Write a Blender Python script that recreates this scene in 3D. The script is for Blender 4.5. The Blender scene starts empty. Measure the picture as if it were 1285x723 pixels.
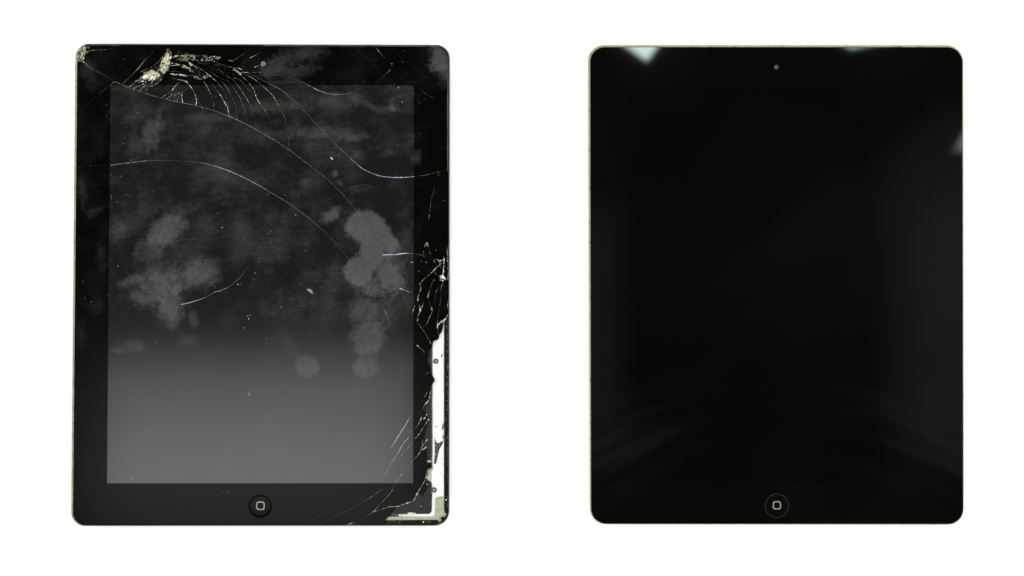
import bpy, bmesh, math, random
from mathutils import Vector, geometry, noise

random.seed(7)
sc = bpy.context.scene
col = sc.collection
S = 0.000395            # metres per photo pixel on the glass plane
ZG = 0.0088             # height of the glass above the table
CAMD = 1.5              # camera height above the glass
PCX, PCY = 642.5, 361.5

# ------------------------------------------------------------------ camera
cd = bpy.data.cameras.new('camera')
cam = bpy.data.objects.new('camera', cd)
col.objects.link(cam)
cam.location = (0, 0, ZG + CAMD)
cd.sensor_width = 36.0
cd.lens = 36.0 * CAMD / (1285 * S)
cd.clip_start = 0.05
cd.clip_end = 50
sc.camera = cam

# ------------------------------------------------------------------ world, lamps, exposure
w = bpy.data.worlds.new('World')
sc.world = w
w.use_nodes = True
w.node_tree.nodes['Background'].inputs[0].default_value = (0.9, 1.0, 0.95, 1)
w.node_tree.nodes['Background'].inputs[1].default_value = 0.012
sc.view_settings.view_transform = 'Standard'
sc.view_settings.look = 'None'
sc.view_settings.exposure = 0.0
sc.view_settings.gamma = 1.0
sc.cycles.use_denoising = True
sc.cycles.max_bounces = 4
sc.render.film_transparent = False


def area(name, loc, target, sx, sy, power, color=(1, 1, 1), rotz=None):
    ld = bpy.data.lights.new(name, 'AREA')
    ld.shape = 'RECTANGLE'
    ld.size, ld.size_y = sx, sy
    ld.energy = power
    ld.color = color
    o = bpy.data.objects.new(name, ld)
    col.objects.link(o)
    o.location = loc
    if rotz is None:
        d = Vector(target) - Vector(loc)
        o.rotation_euler = d.to_track_quat('-Z', 'Y').to_euler()
    else:
        o.rotation_euler = (0, 0, rotz)
    return o


KEY = 17.5
area('copy_stand_lamp', (-1.15, 0.0, 1.2), (0, 0, 0), 0.8, 0.8, KEY)
area('copy_stand_lamp', (1.15, 0.0, 1.2), (0, 0, 0), 0.8, 0.8, KEY)
area('copy_stand_lamp', (0.0, 1.15, 1.2), (0, 0, 0), 1.0, 0.7, KEY)
area('copy_stand_lamp', (0.0, -1.25, 1.2), (0, 0, 0), 1.0, 0.7, KEY)

HL = 1.6                                     # height of the lamps mirrored in the glass
MF = 1.0 + HL / CAMD


def mirror(px, py):
    """where a lamp hangs when it is seen mirrored in the glass at (px, py)"""
    return ((px - PCX) * S * MF, -(py - PCY) * S * MF, ZG + HL)


def ln(lamp):
    lamp.data.use_nodes = True
    nt = lamp.data.node_tree
    return nt, nt.nodes['Emission']


# soft box over the lower half of the broken tablet: bright in the middle, fading to its cloth edges
ax, ay, _ = mirror(60, 395)
bx_, by_, _ = mirror(590, 720)
SB_L = 1.36
sbw, sbh = abs(bx_ - ax), abs(by_ - ay)
sb = area('soft_box', ((ax + bx_) / 2, (ay + by_) / 2, ZG + HL), None, sbw, sbh,
          math.pi * sbw * sbh * SB_L, (1.0, 0.99, 0.975), rotz=0)
nt, em = ln(sb)
geo = nt.nodes.new('ShaderNodeNewGeometry')
sep = nt.nodes.new('ShaderNodeSeparateXYZ')
nt.links.new(geo.outputs['Position'], sep.inputs[0])


def lramp(sock, a, b, interp='SMOOTHSTEP'):
    m = nt.nodes.new('ShaderNodeMapRange')
    m.interpolation_type = interp
    nt.links.new(sock, m.inputs[0])
    m.inputs[1].default_value, m.inputs[2].default_value = a, b
    return m.outputs[0]


def lmath(op, a, b):
    m = nt.nodes.new('ShaderNodeMath')
    m.operation = op
    for i, v in enumerate((a, b)):
        if isinstance(v, (int, float)):
            m.inputs[i].default_value = v
        else:
            nt.links.new(v, m.inputs[i])
    return m.outputs[0]


gy1 = lramp(sep.outputs[1], mirror(0, 408)[1], mirror(0, 485)[1])
gy2 = lramp(sep.outputs[1], mirror(0, 422)[1], mirror(0, 625)[1], 'LINEAR')
gy = lmath('ADD', lmath('MULTIPLY', gy1, 0.34), lmath('MULTIPLY', gy2, 0.66))
gb = lramp(sep.outputs[1], mirror(0, 705)[1], mirror(0, 615)[1])
gl = lramp(sep.outputs[0], mirror(62, 0)[0], mirror(150, 0)[0])
gr = lramp(sep.outputs[0], mirror(585, 0)[0], mirror(470, 0)[0])
g = lmath('MULTIPLY', lmath('MULTIPLY', gy, gb), lmath('MULTIPLY', gl, gr))
nt.links.new(g, em.inputs['Strength'])


def small_lamp(apex, d1, d2, L, color, soft):
    """rectangular lamp whose mirror image has one corner at apex and runs along d1 and d2 (photo pixels)"""
    global nt
    cxp = apex[0] + (d1[0] + d2[0]) / 2
    cyp = apex[1] + (d1[1] + d2[1]) / 2
    l1 = math.hypot(*d1) * S * MF
    l2 = math.hypot(*d2) * S * MF
    ang = math.atan2(-d1[1], d1[0])
    l1 = l2 = 1.25 * max(l1, l2)
    o = area('window_lamp', mirror(cxp, cyp), None, l1, l2, math.pi * l1 * l2 * L, color, rotz=ang)
    nt, em = ln(o)
    geo = nt.nodes.new('ShaderNodeNewGeometry')
    dist = None
    ap = Vector(mirror(*apex))
    # fade inward from the two edges that meet at the apex
    outs = []
    for d, e in ((d1, d2), (d2, d1)):
        v = Vector((-d[1], -d[0], 0)).normalized()      # across the edge d, towards the lamp's inside
        if v.dot(Vector((e[0], -e[1], 0))) < 0:
            v = -v
        sub = nt.nodes.new('ShaderNodeVectorMath')
        sub.operation = 'SUBTRACT'
        nt.links.new(geo.outputs['Position'], sub.inputs[0])
        sub.inputs[1].default_value = ap
        dot = nt.nodes.new('ShaderNodeVectorMath')
        dot.operation = 'DOT_PRODUCT'
        nt.links.new(sub.outputs[0], dot.inputs[0])
        dot.inputs[1].default_value = v
        outs.append(lramp(dot.outputs['Value'], 0.0, soft * S * MF))
    nt.links.new(lmath('MULTIPLY', outs[0], outs[1]), em.inputs['Strength'])
    return o


small_lamp((813, 85), (-42, -30), (22, -30), 40.0, (0.82, 1.0, 0.93), 13)
small_lamp((1066, 69), (-24, -17), (54, -13), 16.0, (0.75, 1.0, 0.95), 11)
small_lamp((1182, 199), (32, -54), (50, -3), 17.0, (0.80, 0.95, 0.92), 24)

# added unseen lamp: its emission draws dim side sheens and folds on the intact tablet
dx0, dy0, _ = mirror(715, 40)
dx1, dy1, _ = mirror(1230, 690)
dw, dh = abs(dx1 - dx0), abs(dy1 - dy0)
df = area('sheen_helper_lamp', ((dx0 + dx1) / 2, (dy0 + dy1) / 2, ZG + HL + .02), None, dw, dh, math.pi * dw * dh * .40, (1.0, .99, .95), rotz=0)
nt, em = ln(df)
geo = nt.nodes.new('ShaderNodeNewGeometry')
sep = nt.nodes.new('ShaderNodeSeparateXYZ')
nt.links.new(geo.outputs['Position'], sep.inputs[0])
PX = lmath('ADD', lmath('MULTIPLY', sep.outputs[0], 1 / (S * MF)), PCX)
PY = lmath('ADD', lmath('MULTIPLY', sep.outputs[1], -1 / (S * MF)), PCY)
side_r = lmath('MULTIPLY', lramp(PX, 1085, 1200), lmath('MULTIPLY', lramp(PY, 100, 300), lramp(PY, 640, 500)))
side_l = lmath('MULTIPLY', lramp(PX, 805, 745), lmath('MULTIPLY', lramp(PY, 220, 330), lramp(PY, 610, 500)))
off = lmath('SUBTRACT', PX, 975)
arch = lmath('SUBTRACT', PY, lmath('MULTIPLY', lmath('MULTIPLY', off, off), .0013))
nz = nt.nodes.new('ShaderNodeTexNoise')
cmb = nt.nodes.new('ShaderNodeCombineXYZ')
nt.links.new(lmath('MULTIPLY', PX, .006), cmb.inputs[0])
nt.links.new(lmath('MULTIPLY', arch, .045), cmb.inputs[1])
nt.links.new(cmb.outputs[0], nz.inputs['Vector'])
nz.inputs['Scale'].default_value = 1.0
nz.inputs['Detail'].default_value = 1.0
fold = lmath('MULTIPLY', lramp(nz.outputs[0], .42, .66), lmath('MULTIPLY', lramp(arch, 425, 500), lramp(arch, 600, 540)))
fold = lmath('MULTIPLY', fold, lramp(lmath('ABSOLUTE', off, 0), 20, 200))
diag = lmath('ADD', lmath('MULTIPLY', PX, .68), PY)
up = lmath('MULTIPLY', lramp(diag, 905, 990), lmath('MULTIPLY', lramp(PY, 90, 150), lramp(PY, 460, 300)))
tot = lmath('ADD', lmath('MULTIPLY', side_r, .8), lmath('MULTIPLY', side_l, .55))
tot = lmath('ADD', tot, lmath('ADD', lmath('MULTIPLY', fold, .45), lmath('MULTIPLY', up, .17)))
nt.links.new(tot, em.inputs['Strength'])

# ------------------------------------------------------------------ node helpers


class NT:
    def __init__(self, name):
        self.m = bpy.data.materials.new(name)
        self.m.use_nodes = True
        self.t = self.m.node_tree
        self.bsdf = self.t.nodes['Principled BSDF']

    def n(self, kind, **kw):
        nd = self.t.nodes.new('ShaderNode' + kind)
        for k, v in kw.items():
            setattr(nd, k, v)
        return nd

    def link(self, a, b):
        self.t.links.new(a, b)

    def put(self, sock, v):
        if v is None:
            return
        if isinstance(v, bpy.types.NodeSocket):
            self.link(v, sock)
        else:
            sock.default_value = v

    def math(self, op, a, b=None, c=None, clamp=False):
        nd = self.n('Math', operation=op, use_clamp=clamp)
        for i, v in enumerate((a, b, c)):
            self.put(nd.inputs[i], v)
        return nd.outputs[0]

    def vmath(self, op, a, b=None):
        nd = self.n('VectorMath', operation=op)
        self.put(nd.inputs[0], a)
        self.put(nd.inputs[1], b)
        return nd.outputs['Value'] if op in ('LENGTH', 'DOT_PRODUCT') else nd.outputs[0]

    def noise(self, vec, scale, detail=3.0, rough=0.55, out=0):
        nd = self.n('TexNoise')
        self.put(nd.inputs['Vector'], vec)
        nd.inputs['Scale'].default_value = scale
        nd.inputs['Detail'].default_value = detail
        nd.inputs['Roughness'].default_value = rough
        return nd.outputs[out]

    def ramp(self, v, a, b, lo=0.0, hi=1.0, smooth=True):
        nd = self.n('MapRange')
        nd.interpolation_type = 'SMOOTHSTEP' if smooth else 'LINEAR'
        self.put(nd.inputs[0], v)
        for i, q in enumerate((a, b, lo, hi)):
            nd.inputs[1 + i].default_value = q
        return nd.outputs[0]

    def mapping(self, vec, loc=(0, 0, 0), rot=0.0, scale=(1, 1, 1), kind='TEXTURE'):
        nd = self.n('Mapping', vector_type=kind)
        self.put(nd.inputs['Vector'], vec)
        nd.inputs['Location'].default_value = loc
        nd.inputs['Rotation'].default_value = (0, 0, rot)
        nd.inputs['Scale'].default_value = scale
        return nd.outputs[0]

    def mix(self, f, a, b):
        nd = self.n('Mix', data_type='RGBA')
        self.put(nd.inputs[0], f)
        for i, v in ((6, a), (7, b)):
            if isinstance(v, tuple):
                v = tuple(v) + (1.0,) if len(v) == 3 else v
            self.put(nd.inputs[i], v)
        return nd.outputs[2]

    def pix(self):
        """object position in photo pixels from the tablet's centre (y up)"""
        tc = self.n('TexCoord')
        return self.vmath('MULTIPLY', tc.outputs['Object'], (1 / S, 1 / S, 1 / S))

    def set(self, **kw):
        for k, v in kw.items():
            s = self.bsdf.inputs[k.replace('_', ' ')]
            if isinstance(v, tuple) and len(v) == 3:
                v = v + (1.0,)
            self.put(s, v)
        return self


def simple(name, color, rough=0.6, metallic=0.0, spec=0.5, var=0.0, scale=0.25):
    a = NT(name)
    if var:
        f = a.ramp(a.noise(a.pix(), scale, 4), 0.3, 0.7, 1 - var, 1 + var * 0.4)
        c = a.n('Mix', data_type='RGBA', blend_type='MULTIPLY')
        c.inputs[0].default_value = 1
        c.inputs[6].default_value = tuple(color) + (1,)
        comb = a.n('CombineColor')
        for i in range(3):
            a.link(f, comb.inputs[i])
        a.link(comb.outputs[0], c.inputs[7])
        a.set(Base_Color=c.outputs[2])
    else:
        a.set(Base_Color=tuple(color))
    a.set(Roughness=rough, Metallic=metallic, Specular_IOR_Level=spec)
    return a.m


LCX, LCY = 327.0, 357.5       # broken tablet centre in photo pixels
RCX, RCY = 973.8, 357.7       # intact tablet centre

# px, py, rx, ry, rotation, albedo, softness (0..1), streak angle
SMUDGES = [
    (460, 286, 28, 22, -12, .060, .2), (483, 301, 24, 13, -40, .060, .2), (467, 318, 17, 18, 0, .060, .2),
    (450, 341, 19, 20, 10, .060, .2), (488, 342, 20, 32, 12, .046, .7), (466, 360, 22, 18, 0, .038, .6),
    (462, 424, 25, 27, 0, .032, .4), (458, 392, 25, 28, 0, .026, .6), (480, 392, 22, 36, 0, .014, .8),
    (458, 461, 18, 14, 0, .024, .35), (385, 459, 17, 14, -8, .024, .35), (362, 430, 12, 26, 30, .010, .8),
    (208, 290, 33, 21, 42, .042, .5), (190, 312, 26, 19, 40, .034, .7), (226, 268, 24, 13, 30, .017, .95), (240, 260, 22, 9, 20, .012, .95),
    (204, 358, 33, 33, 0, .042, .75), (248, 343, 30, 24, 10, .042, .6), (214, 384, 20, 32, 5, .037, .55), (225, 352, 20, 26, 0, .024, .9),
    (243, 400, 8, 14, 5, .020, .6), (168, 352, 32, 8, 14, .026, .8), (178, 376, 18, 9, -35, .026, .7),
    (190, 168, 16, 25, -8, .030, .65), (200, 155, 7, 20, 12, .018, .7), (178, 182, 20, 13, 0, .018, .8),
    (262, 148, 32, 9, 0, .016, .6), (256, 160, 22, 18, 60, .012, .8), (320, 168, 34, 16, -12, .012, .9),
    (150, 290, 18, 16, 10, .014, .8), (300, 300, 18, 44, 0, .012, .9), (256, 290, 22, 30, 0, .012, .9),
    (305, 225, 60, 22, -12, .012, .9), (170, 435, 26, 10, -5, .016, .8), (236, 428, 20, 10, 0, .014, .8),
    (150, 440, 12, 5, -10, .016, .6),
    (345, 134, 60, 11, 4, .020, .8), (415, 127, 62, 15, 0, .014, .8), (443, 125, 14, 13, 40, .022, .9),
    (468, 134, 28, 6, -26, .016, .7), (492, 136, 14, 6, 0, .034, .8), (497, 122, 26, 12, 20, .012, .9),
    (395, 167, 74, 9, 2, .018, .8), (442, 172, 26, 7, 4, .024, .7), (486, 192, 16, 6, 14, .014, .8),
    (449, 194, 14, 7, 0, .012, .8), (415, 270, 17, 9, 28, .044, .7), (420, 218, 6, 5, 0, .040, .8),
    (427, 230, 10, 6, -30, .026, .8), (383, 230, 9, 12, -20, .014, .9), (450, 238, 30, 6, 4, .010, .8),
    (504, 470, 12, 40, 0, .006, .9),
    # on the black border
    (345, 84, 28, 14, 22, .026, .7), (383, 68, 34, 14, 4, .018, .8), (372, 90, 42, 12, 12, .016, .8),
    (362, 103, 34, 5, 0, .016, .7), (551, 73, 14, 22, 10, .050, .75), (558, 90, 9, 22, 0, .036, .8),
    (523, 198, 9, 11, 0, .022, .8), (120, 265, 18, 6, 25, .009, .9), (103, 240, 7, 24, 6, .010, .9),
    (112, 92, 16, 26, 20, .010, .9), (128, 320, 9, 24, 0, .008, .9), (103, 420, 9, 26, 0, .006, .9),
    (120, 385, 14, 14, 0, .006, .9),
]


def smudge_group(lst, cloud):
    """albedo of finger grease on the broken glass"""
    g = bpy.data.node_groups.new('finger_grease', 'ShaderNodeTree')
    g.interface.new_socket('Vector', in_out='INPUT', socket_type='NodeSocketVector')
    g.interface.new_socket('Grease', in_out='OUTPUT', socket_type='NodeSocketFloat')
    a = NT.__new__(NT)
    a.t = g
    gi = g.nodes.new('NodeGroupInput')
    go = g.nodes.new('NodeGroupOutput')
    p = gi.outputs[0]
    n1 = a.noise(p, 0.07, 4, 0.65, out=1)
    off = a.vmath('MULTIPLY', a.vmath('SUBTRACT', n1, (.5, .5, .5)), (9, 9, 0))
    q = a.vmath('ADD', p, off)
    n2 = a.noise(p, 0.9, 2, 0.6, out=1)
    q = a.vmath('ADD', q, a.vmath('MULTIPLY', a.vmath('SUBTRACT', n2, (.5, .5, .5)), (3.2, 3.2, 0)))
    rag = a.math('ADD', a.ramp(a.noise(p, 0.075, 5, .7), .25, .75, -.34, .34, False), a.ramp(a.noise(p, .4, 3, .7), .25, .75, -.2, .2, False))
    tot = solid = None
    for (x, y, rx, ry, rot, alb, soft) in lst:
        v = a.mapping(q, (x - LCX, -(y - LCY), 0), math.radians(rot), (rx, ry, 1e6))
        d = a.math('MULTIPLY_ADD', rag, min(1.35, soft * 1.6), a.vmath('LENGTH', v))
        if alb >= .06:                # the fresh prints run together into one mark
            d = a.vmath('LENGTH', v)
            solid = d if solid is None else a.math('SMOOTH_MIN', solid, d, .45)
            continue
        f = a.ramp(d, 1.12, 1.12 - (soft if alb > .045 else min(1.1, soft * 1.35)), 0, alb)
        tot = f if tot is None else a.math('MAXIMUM', a.math('MULTIPLY_ADD', f, 0.35, tot), f)
    if solid is not None:
        sf = a.ramp(a.math('MULTIPLY_ADD', rag, .42, solid), 1.12, .78, 0, .056)
        tot = a.math('MAXIMUM', a.math('MULTIPLY', tot, 1.12), sf)
    # wiped structure: fine streaks, mottling and missing patches
    st1 = a.noise(a.mapping(p, rot=math.radians(70), scale=(9, 1.3, 1)), 0.5, 4, 0.7)
    st2 = a.noise(a.mapping(p, rot=math.radians(2), scale=(22, 2.2, 1)), 0.5, 4, 0.7)
    mott = a.noise(p, 0.11, 6, 0.75)
    fine = a.noise(p, 0.55, 3, 0.7)
    k = a.math('MULTIPLY', a.ramp(mott, .30, .6, .62, 1.12), a.ramp(st1, .3, .7, .78, 1.16))
    k = a.math('MULTIPLY', k, a.ramp(fine, .3, .7, .9, 1.08))
    k = a.math('ADD', k, a.math('MULTIPLY', a.ramp(tot, .044, .055, 0, .5), a.math('SUBTRACT', 1.0, k)))
    tot = a.math('MULTIPLY', tot, k)
    # fingerprint ridges near one smear
    wv = a.n('TexWave', wave_type='RINGS', rings_direction='Z')
    a.put(wv.inputs['Vector'], a.mapping(p, (150 - LCX, -(345 - LCY), 0), 0, (1, 1.3, 1)))
    wv.inputs['Scale'].default_value = 0.125
    wv.inputs['Distortion'].default_value = 3.0
    wv.inputs['Detail Scale'].default_value = 0.12
    rm = a.ramp(a.vmath('LENGTH', a.mapping(p, (184 - LCX, -(322 - LCY), 0), 0, (20, 22, 1e6))), 1, .4)
    tot = a.math('MULTIPLY', tot, a.math('SUBTRACT', 1.0, a.math('MULTIPLY', rm, a.math('MULTIPLY', wv.outputs['Fac'], .7))))
    # overall film of grease, fading in the lower third
    sp = a.n('SeparateXYZ')
    a.put(sp.inputs[0], p)
    up = a.ramp(sp.outputs[1], -(425 - LCY), -(372 - LCY), .25, 1.0)
    clouds = a.math('MULTIPLY', a.ramp(a.noise(p, 0.018, 7, 0.68), .42, .72), a.ramp(st2, .25, .75, .55, 1.25))
    clouds = a.math('MULTIPLY', clouds, a.ramp(a.noise(p, .32, 4, .75), .3, .7, .55, 1.45))
    clouds = a.math('MULTIPLY', clouds, up)
    tot = a.math('ADD', tot, a.math('MULTIPLY', clouds, cloud))
    a.put(go.inputs[0], tot)
    return g


BORDER_FROM = next(i for i, q in enumerate(SMUDGES) if q[:2] == (345, 84))
GREASE = {'screen': smudge_group(SMUDGES[:BORDER_FROM] + [SMUDGES[i] for i in (BORDER_FROM + 3, BORDER_FROM + 6)], .020), 'border': smudge_group(SMUDGES[BORDER_FROM:], .004)}


def glass_material(name, base, rough, ior, spec, grease=0.0, film=0.0):
    a = NT(name)
    p = a.pix()
    if grease:
        gn = a.n('Group')
        gn.node_tree = GREASE['screen' if 'display' in name else 'border']
        a.put(gn.inputs[0], p)
        gr = a.math('MULTIPLY', gn.outputs[0], grease)
        cb = a.n('CombineColor')
        a.put(cb.inputs[0], a.math('MULTIPLY_ADD', gr, 1.0, base[0]))
        a.put(cb.inputs[1], a.math('MULTIPLY_ADD', gr, 1.0, base[1]))
        a.put(cb.inputs[2], a.math('MULTIPLY_ADD', gr, 0.97, base[2]))
        a.set(Base_Color=cb.outputs[0])
        grain = a.noise(p, 1.2, 2, 0.6)
        a.set(Roughness=a.ramp(grain, .3, .7, rough * .9, rough * 1.1))
    else:
        c = a.mix(a.ramp(a.noise(p, .008, 4, .5), .35, .7), tuple(base), tuple(v * 1.5 for v in base))
        a.set(Base_Color=c, Roughness=rough)
    a.set(IOR=ior, Specular_IOR_Level=spec)
    if film:
        b = a.n('Bump')
        b.inputs['Strength'].default_value = film
        b.inputs['Distance'].default_value = 0.001
        a.put(b.inputs['Height'], a.noise(p, 0.012, 2, 0.4))
        a.set(Normal=b.outputs[0])
    return a.m


M = {}
M['bezel_old'] = glass_material('smeared_black_border_glass', (.0009, .0009, .0007), .12, 1.5, .30, grease=.85)
M['screen_old'] = glass_material('smeared_display_glass', (.0062, .0062, .0057), .085, 2.06, .5, grease=.9)
M['bezel_new'] = glass_material('clean_black_border_glass', (.0014, .0014, .0011), .02, 1.5, .24)
M['screen_new'] = glass_material('clean_display_glass', (.0011, .0011, .0009), .03, 1.5, .30)


def crack_material(name, c1, c2):
    a = NT(name)
    p = a.pix()
    f = a.ramp(a.noise(p, .35, 3, .7), .4, .64)
    a.set(Base_Color=a.mix(f, c1, c2), Roughness=.35, Specular_IOR_Level=.4)
    return a.m


M['crack_blue'] = crack_material('fracture_in_display_glass', (.15, .21, .24), (.24, .33, .38))
M['crack_cream'] = crack_material('fracture_in_border_glass', (.12, .13, .105), (.64, .63, .50))
M['crack_faint'] = crack_material('hairline_fracture', (.07, .08, .075), (.14, .155, .15))
M['streak'] = crack_material('delaminated_glass', (.14, .155, .155), (.21, .228, .228))
M['cream'] = simple('crushed_glass_cream', (.42, .385, .24), .5, var=.5, scale=.5)
M['pale'] = simple('crushed_glass_white', (.66, .64, .53), .4, var=.3, scale=.5)
M['sage'] = simple('crushed_glass_sage', (.20, .205, .14), .5, var=.5, scale=.5)
M['dark_green'] = simple('dark_green_glass_wedge', (.006, .02, .012), .2)
M['black'] = simple('black_void', (.002, .002, .0018), .4, spec=.2)
M['dust'] = simple('pale_dust_and_glint', (.20, .235, .225), .8, var=.9, scale=.11)
M['dust2'] = simple('white_flake', (.34, .42, .42), .7)
M['edge_highlight'] = simple('glass_edge_highlight', (.06, .072, .062), .3, var=.6, scale=.04)


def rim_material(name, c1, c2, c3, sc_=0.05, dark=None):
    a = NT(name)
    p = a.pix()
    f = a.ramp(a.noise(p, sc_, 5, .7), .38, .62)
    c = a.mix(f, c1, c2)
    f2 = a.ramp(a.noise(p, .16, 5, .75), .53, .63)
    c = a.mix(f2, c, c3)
    if dark:                      # reflected surroundings put into the colour: pale left side, dark elsewhere
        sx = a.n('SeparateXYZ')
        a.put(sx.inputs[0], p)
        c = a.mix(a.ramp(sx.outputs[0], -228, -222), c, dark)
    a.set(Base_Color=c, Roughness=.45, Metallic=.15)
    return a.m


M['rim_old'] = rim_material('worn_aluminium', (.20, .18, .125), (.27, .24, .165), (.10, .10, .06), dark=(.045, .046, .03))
M['rim_new'] = rim_material('aluminium', (.255, .245, .145), (.30, .265, .18), (.13, .095, .065))
M['white_frame'] = simple('white_metal_frame', (.62, .625, .595), .5, var=.12, scale=.12)
M['green_plate'] = simple('pale_green_plate', (.27, .30, .21), .5, var=.22, scale=.2)
M['adhesive'] = simple('dark_adhesive', (.0095, .0097, .0088), .6, spec=.3, var=.6, scale=.25)
M['gasket'] = simple('black_gasket', (.0012, .0012, .001), .6, spec=.12, var=.5, scale=.3)
M['screw'] = simple('screw_steel', (.05, .062, .048), .4, var=.4, scale=.6)
M['brass'] = simple('screw_socket', (.30, .25, .13), .4)
M['icon'] = simple('printed_icon', (.25, .26, .21), .6, var=.15, scale=.4)
M['icon_new'] = simple('printed_icon_cream', (.22, .21, .15), .6, var=.15, scale=.4)
M['button_old'] = glass_material('worn_button', (.0012, .0012, .001), .14, 1.5, .27)
M['button_new'] = glass_material('clean_button', (.0016, .0016, .0013), .12, 1.5, .26)
M['gap'] = simple('button_gap', (.0004, .0004, .0004), .6, spec=.1)
M['ring_new'] = simple('button_ring', (.0065, .006, .005), .35)
M['lens_old'] = simple('scratched_lens', (.11, .115, .115), .18, var=.75, scale=.3)
M['corrosion'] = simple('dark_corrosion', (.03, .042, .028), .6, var=.7, scale=.5)
M['lip'] = simple('frame_lip', (.20, .22, .13), .5, var=.5, scale=.1)
M['lens_new'] = simple('camera_lens', (.004, .004, .008), .06)
M['lens_ring'] = simple('camera_ring', (.006, .006, .006), .4)
M['blue'] = simple('blue_lens_core', (.02, .05, .22), .3)

tb = NT('white_table')
tn = tb.noise(tb.n('TexCoord').outputs['Object'], 40, 5, .6)
tb.set(Base_Color=tb.mix(tn, (.91, .915, .905), (.935, .935, .93)), Roughness=.7, Specular_IOR_Level=.3)
M['table'] = tb.m

# ------------------------------------------------------------------ mesh helpers


def link(name, mesh, parent=None, mats=(), smooth=False):
    o = bpy.data.objects.new(name, mesh)
    for m in mats:
        mesh.materials.append(m)
    if smooth:
        for p in mesh.polygons:
            p.use_smooth = True
    col.objects.link(o)
    if parent:
        o.parent = parent
    return o


class MB:
    """vertices given in photo pixels (x, y) and metres (z), stored relative to a tablet centre"""

    def __init__(self, cx, cy):
        self.c = (cx, cy)
        self.v, self.f, self.mi = [], [], []

    def p(self, x, y, z):
        self.v.append(((x - self.c[0]) * S, -(y - self.c[1]) * S, z))
        return len(self.v) - 1

    def face(self, idx, m=0):
        self.f.append(tuple(idx))
        self.mi.append(m)

    def rings(self, rings, m=0, cap_first=False, cap_last=False, flip=False):
        base = [[self.p(*q) for q in r] for r in rings]
        n = len(base[0])
        for a, b in zip(base, base[1:]):
            for i in range(n):
                j = (i + 1) % n
                self.face((a[i], a[j], b[j], b[i]), m)
        if cap_first:
            self.face(base[0][::-1], m)
        if cap_last:
            self.face(base[-1], m)

    def prism(self, poly, z0, z1, m=0, tilt=(0, 0), side_m=None):
        """polygon in px, clockwise or not; top at z1 (+tilt), bottom at z0"""
        ar = sum(poly[i - 1][0] * q[1] - q[0] * poly[i - 1][1] for i, q in enumerate(poly))
        if ar > 0:                    # photo y runs down: make it counter-clockwise seen from above
            poly = poly[::-1]
        mx = sum(q[0] for q in poly) / len(poly)
        my = sum(q[1] for q in poly) / len(poly)
        zt = lambda q: z1 + ((q[0] - mx) * tilt[0] - (q[1] - my) * tilt[1]) * S
        top = [self.p(q[0], q[1], zt(q)) for q in poly]
        bot = [self.p(q[0], q[1], z0) for q in poly]
        tris = geometry.tessellate_polygon([[Vector((q[0], -q[1], 0)) for q in poly]])
        for t in tris:
            a, b, c = (Vector((poly[i][0], -poly[i][1])) for i in t)
            t = t if (b - a).cross(c - a) > 0 else t[::-1]
            self.face([top[i] for i in t], m)
            self.face([bot[i] for i in t[::-1]], m)
        n = len(poly)
        for i in range(n):
            j = (i + 1) % n
            self.face((bot[i], bot[j], top[j], top[i]), m if side_m is None else side_m)

    def build(self, name, mats, parent=None, smooth=False):
        me = bpy.data.meshes.new(name)
        me.from_pydata(self.v, [], self.f)
        o = link(name, me, parent, mats, smooth)
        for p, m in zip(me.polygons, self.mi):
            p.material_index = m
        me.update()
        return o


def rquad(c, r, n=9):
    """rounded quadrilateral through corners tl, tr, br, bl (px), radius per corner, clockwise on the photo"""
    out = []
    for i in range(4):
        p = Vector(c[i])
        a = (Vector(c[i - 1]) - p).normalized()
        b = (Vector(c[(i + 1) % 4]) - p).normalized()
        rr = r[i]
        p0, p1 = p + a * rr, p + b * rr
        ce = p + (a + b) * rr
        for k in range(n):
            t = k / (n - 1)
            ang = t * math.pi / 2
            q = ce - b * rr * math.cos(ang) - a * rr * math.sin(ang)
            out.append((q.x, q.y))
    return out


def qoff(c, l, t, r, b):
    """move the sides of a quad outwards by l, t, r, b px"""
    return [(c[0][0] - l, c[0][1] - t), (c[1][0] + r, c[1][1] - t), (c[2][0] + r, c[2][1] + b), (c[3][0] - l, c[3][1] + b)]


def housing(parent, c, outer, inner, r_out, r_in, mat):
    """aluminium shell: rounded rim around the glass, tapering back underneath, shallow tray inside"""
    cx, cy = c
    mb = MB(cx, cy)

    def ring(q, r, z):
        return [(x, y, z) for x, y in rquad(q, r)]
    mid = [((a[0] + b[0]) / 2, (a[1] + b[1]) / 2) for a, b in zip(outer, inner)]
    ad = lambda r, d: [max(2, q + d) for q in r]
    rs = [ring(inner, r_in, ZG - .0016), ring(inner, r_in, ZG - .0003), ring(qoff(inner, .3, .3, .3, .3), r_in, ZG - .00012),
          ring(mid, r_out, ZG - .00012), ring(qoff(outer, -.4, -.4, -.4, -.4), r_out, ZG - .0006),
          ring(outer, r_out, ZG - .0016), ring(qoff(outer, -.6, -.6, -.6, -.6), r_out, ZG - .003),
          ring(qoff(outer, -5, -5, -5, -5), r_out, ZG - .0055), ring(qoff(outer, -16, -16, -16, -16), r_out, .0008),
          ring(qoff(outer, -30, -30, -30, -30), r_out, 0.0)]
    mb.rings(rs, 0)
    n = len(rs[0])
    mb.face([i for i in range(n)][::-1], 0)
    mb.face([len(rs) * n - n + i for i in range(n)], 0)
    o = mb.build('housing', [mat], parent)
    bm = bmesh.new()
    bm.from_mesh(o.data)
    bmesh.ops.recalc_face_normals(bm, faces=bm.faces)
    bm.to_mesh(o.data)
    bm.free()
    # floor of the tray must look up
    return o


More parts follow.
